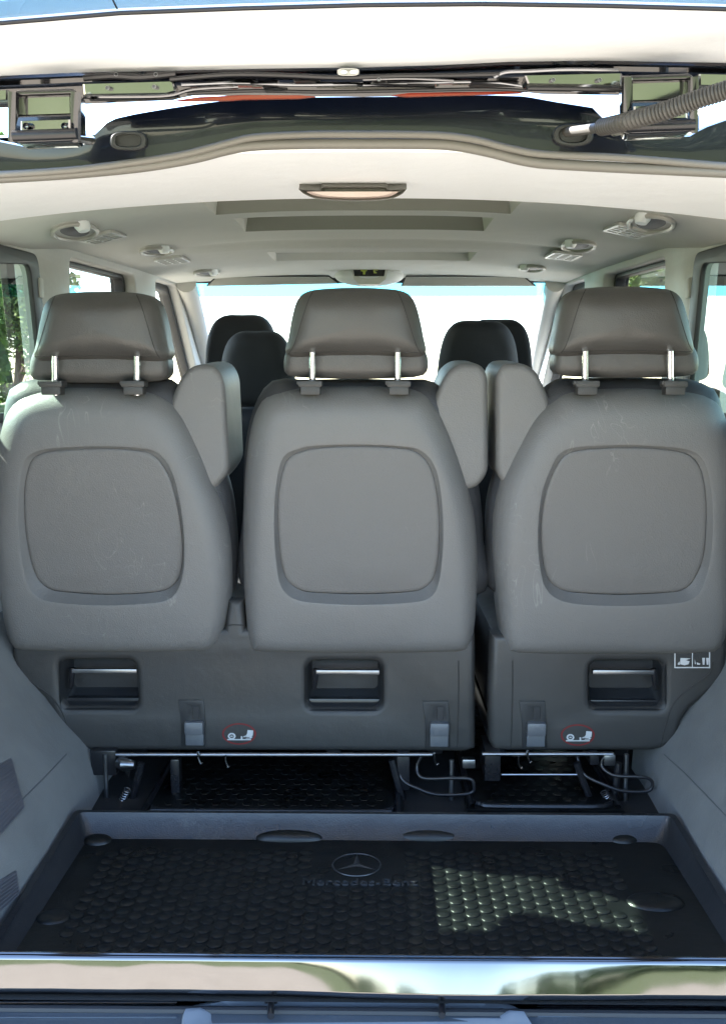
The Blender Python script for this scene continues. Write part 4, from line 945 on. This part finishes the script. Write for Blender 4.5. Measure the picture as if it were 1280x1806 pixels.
mat_under('long black studded rubber mat on the floor under the rear bench', -.42, .08, 1.83, 2.75)
mat_under('shorter black studded rubber mat under the single right seat', .20, .50, 1.86, 2.6)
MB().box((-.10, 1.81, .608), (.09, .05, .012), bev=.003).build('floor_anchor', 'black_metal', van)

# ================================================================== LUGGAGE TRAY
tray = thing('luggage_tray', 'black rubber luggage tray with raised rim and rows of round studs', 'tray', (.02, 1.50, .604))
def rect_ring(x0, x1, y0, y1, z, r=.03): return [Vector((v.x, v.y, z)) for v in rrect(x0, y0, x1, y1, r, 4)]
xl, xr, yb, yf = -.514, .562, 1.752, 1.285
rings = [rect_ring(xl, xr, yf, yb, .600, .012), rect_ring(xl, xr, yf, yb, .648, .012), rect_ring(xl+.002, xr-.002, yf+.002, yb-.002, .652, .012), rect_ring(xl+.012, xr-.012, yf+.004, yb-.012, .652, .012), rect_ring(xl+.014, xr-.014, yf+.005, yb-.014, .646, .015)]
for p in rings: 
    for v in p:
        if v.y < 1.33 and v.z > .62: v.z -= .022
rings += [rect_ring(xl+.024, xr-.024, yf+.010, yb-.027, .622, .02), rect_ring(xl+.032, xr-.032, yf+.014, yb-.036, .6135, .025)]
MB().loft(rings, True, False).build('rim', 'rubber_soft', tray, ang=50)
fl = rect_ring(xl+.031, xr-.031, yf+.013, yb-.035, .6132, .025); mk('tray_floor', fl, [tuple(range(len(fl)))], 'rubber', tray, False)
def dome(px, py, rx, ry, h, y_off=0):
    c = PZ(px, py, .612); m_ = MB(); rg = []
    for j in range(6):
        a = R(90*j/5.3); rg.append([c+Vector((rx*math.cos(a)*math.cos(t*.2618), y_off+ry*math.cos(a)*math.sin(t*.2618), .001+h*math.sin(a))) for t in range(24)])
    m_.loft(rg).build('anchor_dome', 'rubber', tray)
dome(510, 1480, .062, .016, .015); dome(755, 1478, .062, .016, .015); dome(172, 1484, .026, .02, .010); dome(1098, 1480, .028, .022, .010); dome(95, 1618, .026, .024, .006); dome(1155, 1592, .045, .030, .008)
# studs
bm = bmesh.new(); 
V = []; F = []; n = 14; RD = .0108
for (r_, z_) in ((RD, 0), (RD, .0010), (RD-.0014, .0021)):
    V += [(r_*math.cos(6.28318*k/n), r_*math.sin(6.28318*k/n), z_) for k in range(n)]
for j in range(2):
    for k in range(n): F.append((j*n+k, j*n+(k+1) % n, (j+1)*n+(k+1) % n, (j+1)*n+k))
F.append(tuple(2*n+k for k in range(n)))
bm.free(); studm = bpy.data.meshes.new('stud'); studm.from_pydata(V, [], F); studm.materials.append(MATS['rubber'])
for p in studm.polygons: p.use_smooth = True
try: studm.set_sharp_from_angle(angle=R(50))
except Exception: pass
spots = []; dxp = .0222; dyp = .0255
for i in range(-20, 24):
    for j in range(15):
        x = .02+i*dxp; y = 1.325+j*dyp+(dyp/2 if i % 2 else 0)
        if x < -.43+.03*(y < 1.4) or x > .44 or y > 1.675: continue
        if ((x-.0)/.085)**2+((y-1.628)/.065)**2 < 1: continue
        if abs(x-.002) < .105 and abs(y-1.562) < .016: continue
        if (x-.445)**2+(y-1.50)**2 < .05**2: continue
        spots.append((y, x))
spots.sort(); L0 = tray.location
for k, (y, x) in enumerate(spots[:300]):
    o = bpy.data.objects.new('stud', studm); o.parent = tray; COL.objects.link(o); o.location = (x-L0.x, y-L0.y, .6132-L0.z); o.rotation_euler = (random.uniform(-.02, .02), random.uniform(-.02, .02), 0)
V2 = []; F2 = []
for (y, x) in spots[300:]:
    k = len(V2); V2 += [(x+a, y+b, .6132+c) for a, b, c in V]; F2 += [tuple(i+k for i in f) for f in F]
if V2: o = mk('stud_field', V2, F2, 'rubber', tray, True, ang=50); tag(o, kind='stuff')
# emblem: ring with a three-pointed star, and lettering
ec = Vector((-.004, 1.623, .614)); er = .040
EM = 1
eb = MB().tube([ec+Vector((er*math.cos(t*.1309), er*1.0*math.sin(t*.1309), 0)) for t in range(48)], .0014, 6, closed=True).build('emblem', 'rubber_edge', tray)
m_ = MB()
for k in range(3):
    a = R(90+120*k); d = Vector((math.cos(a), math.sin(a), 0)); p = Vector((-d.y, d.x, 0)); m_.add([ec+p*.006, ec+d*er, ec-p*.006, ec+Vector((0, 0, .0025))], [(0, 1, 3), (1, 2, 3), (0, 3, 2)])
m_.build('star', 'rubber_edge', eb, False)
cu = bpy.data.curves.new('lettering', 'FONT'); cu.body = 'Mercedes-Benz'; cu.align_x = 'CENTER'; cu.align_y = 'CENTER'; cu.size = .030; cu.extrude = .0016; cu.bevel_depth = .0003
t_ = bpy.data.objects.new('lettering_tmp', cu); COL.objects.link(t_); dg = bpy.context.evaluated_depsgraph_get(); me = bpy.data.meshes.new_from_object(t_.evaluated_get(dg)); bpy.data.objects.remove(t_)
me.materials.clear(); o = link('lettering', me, 'rubber_edge', tray, False); wd = max(v.co.x for v in me.vertices)-min(v.co.x for v in me.vertices); sc = .186/wd
for v in me.vertices: v.co.x *= sc
o.location = Vector((.002, 1.560, .6142))-L0
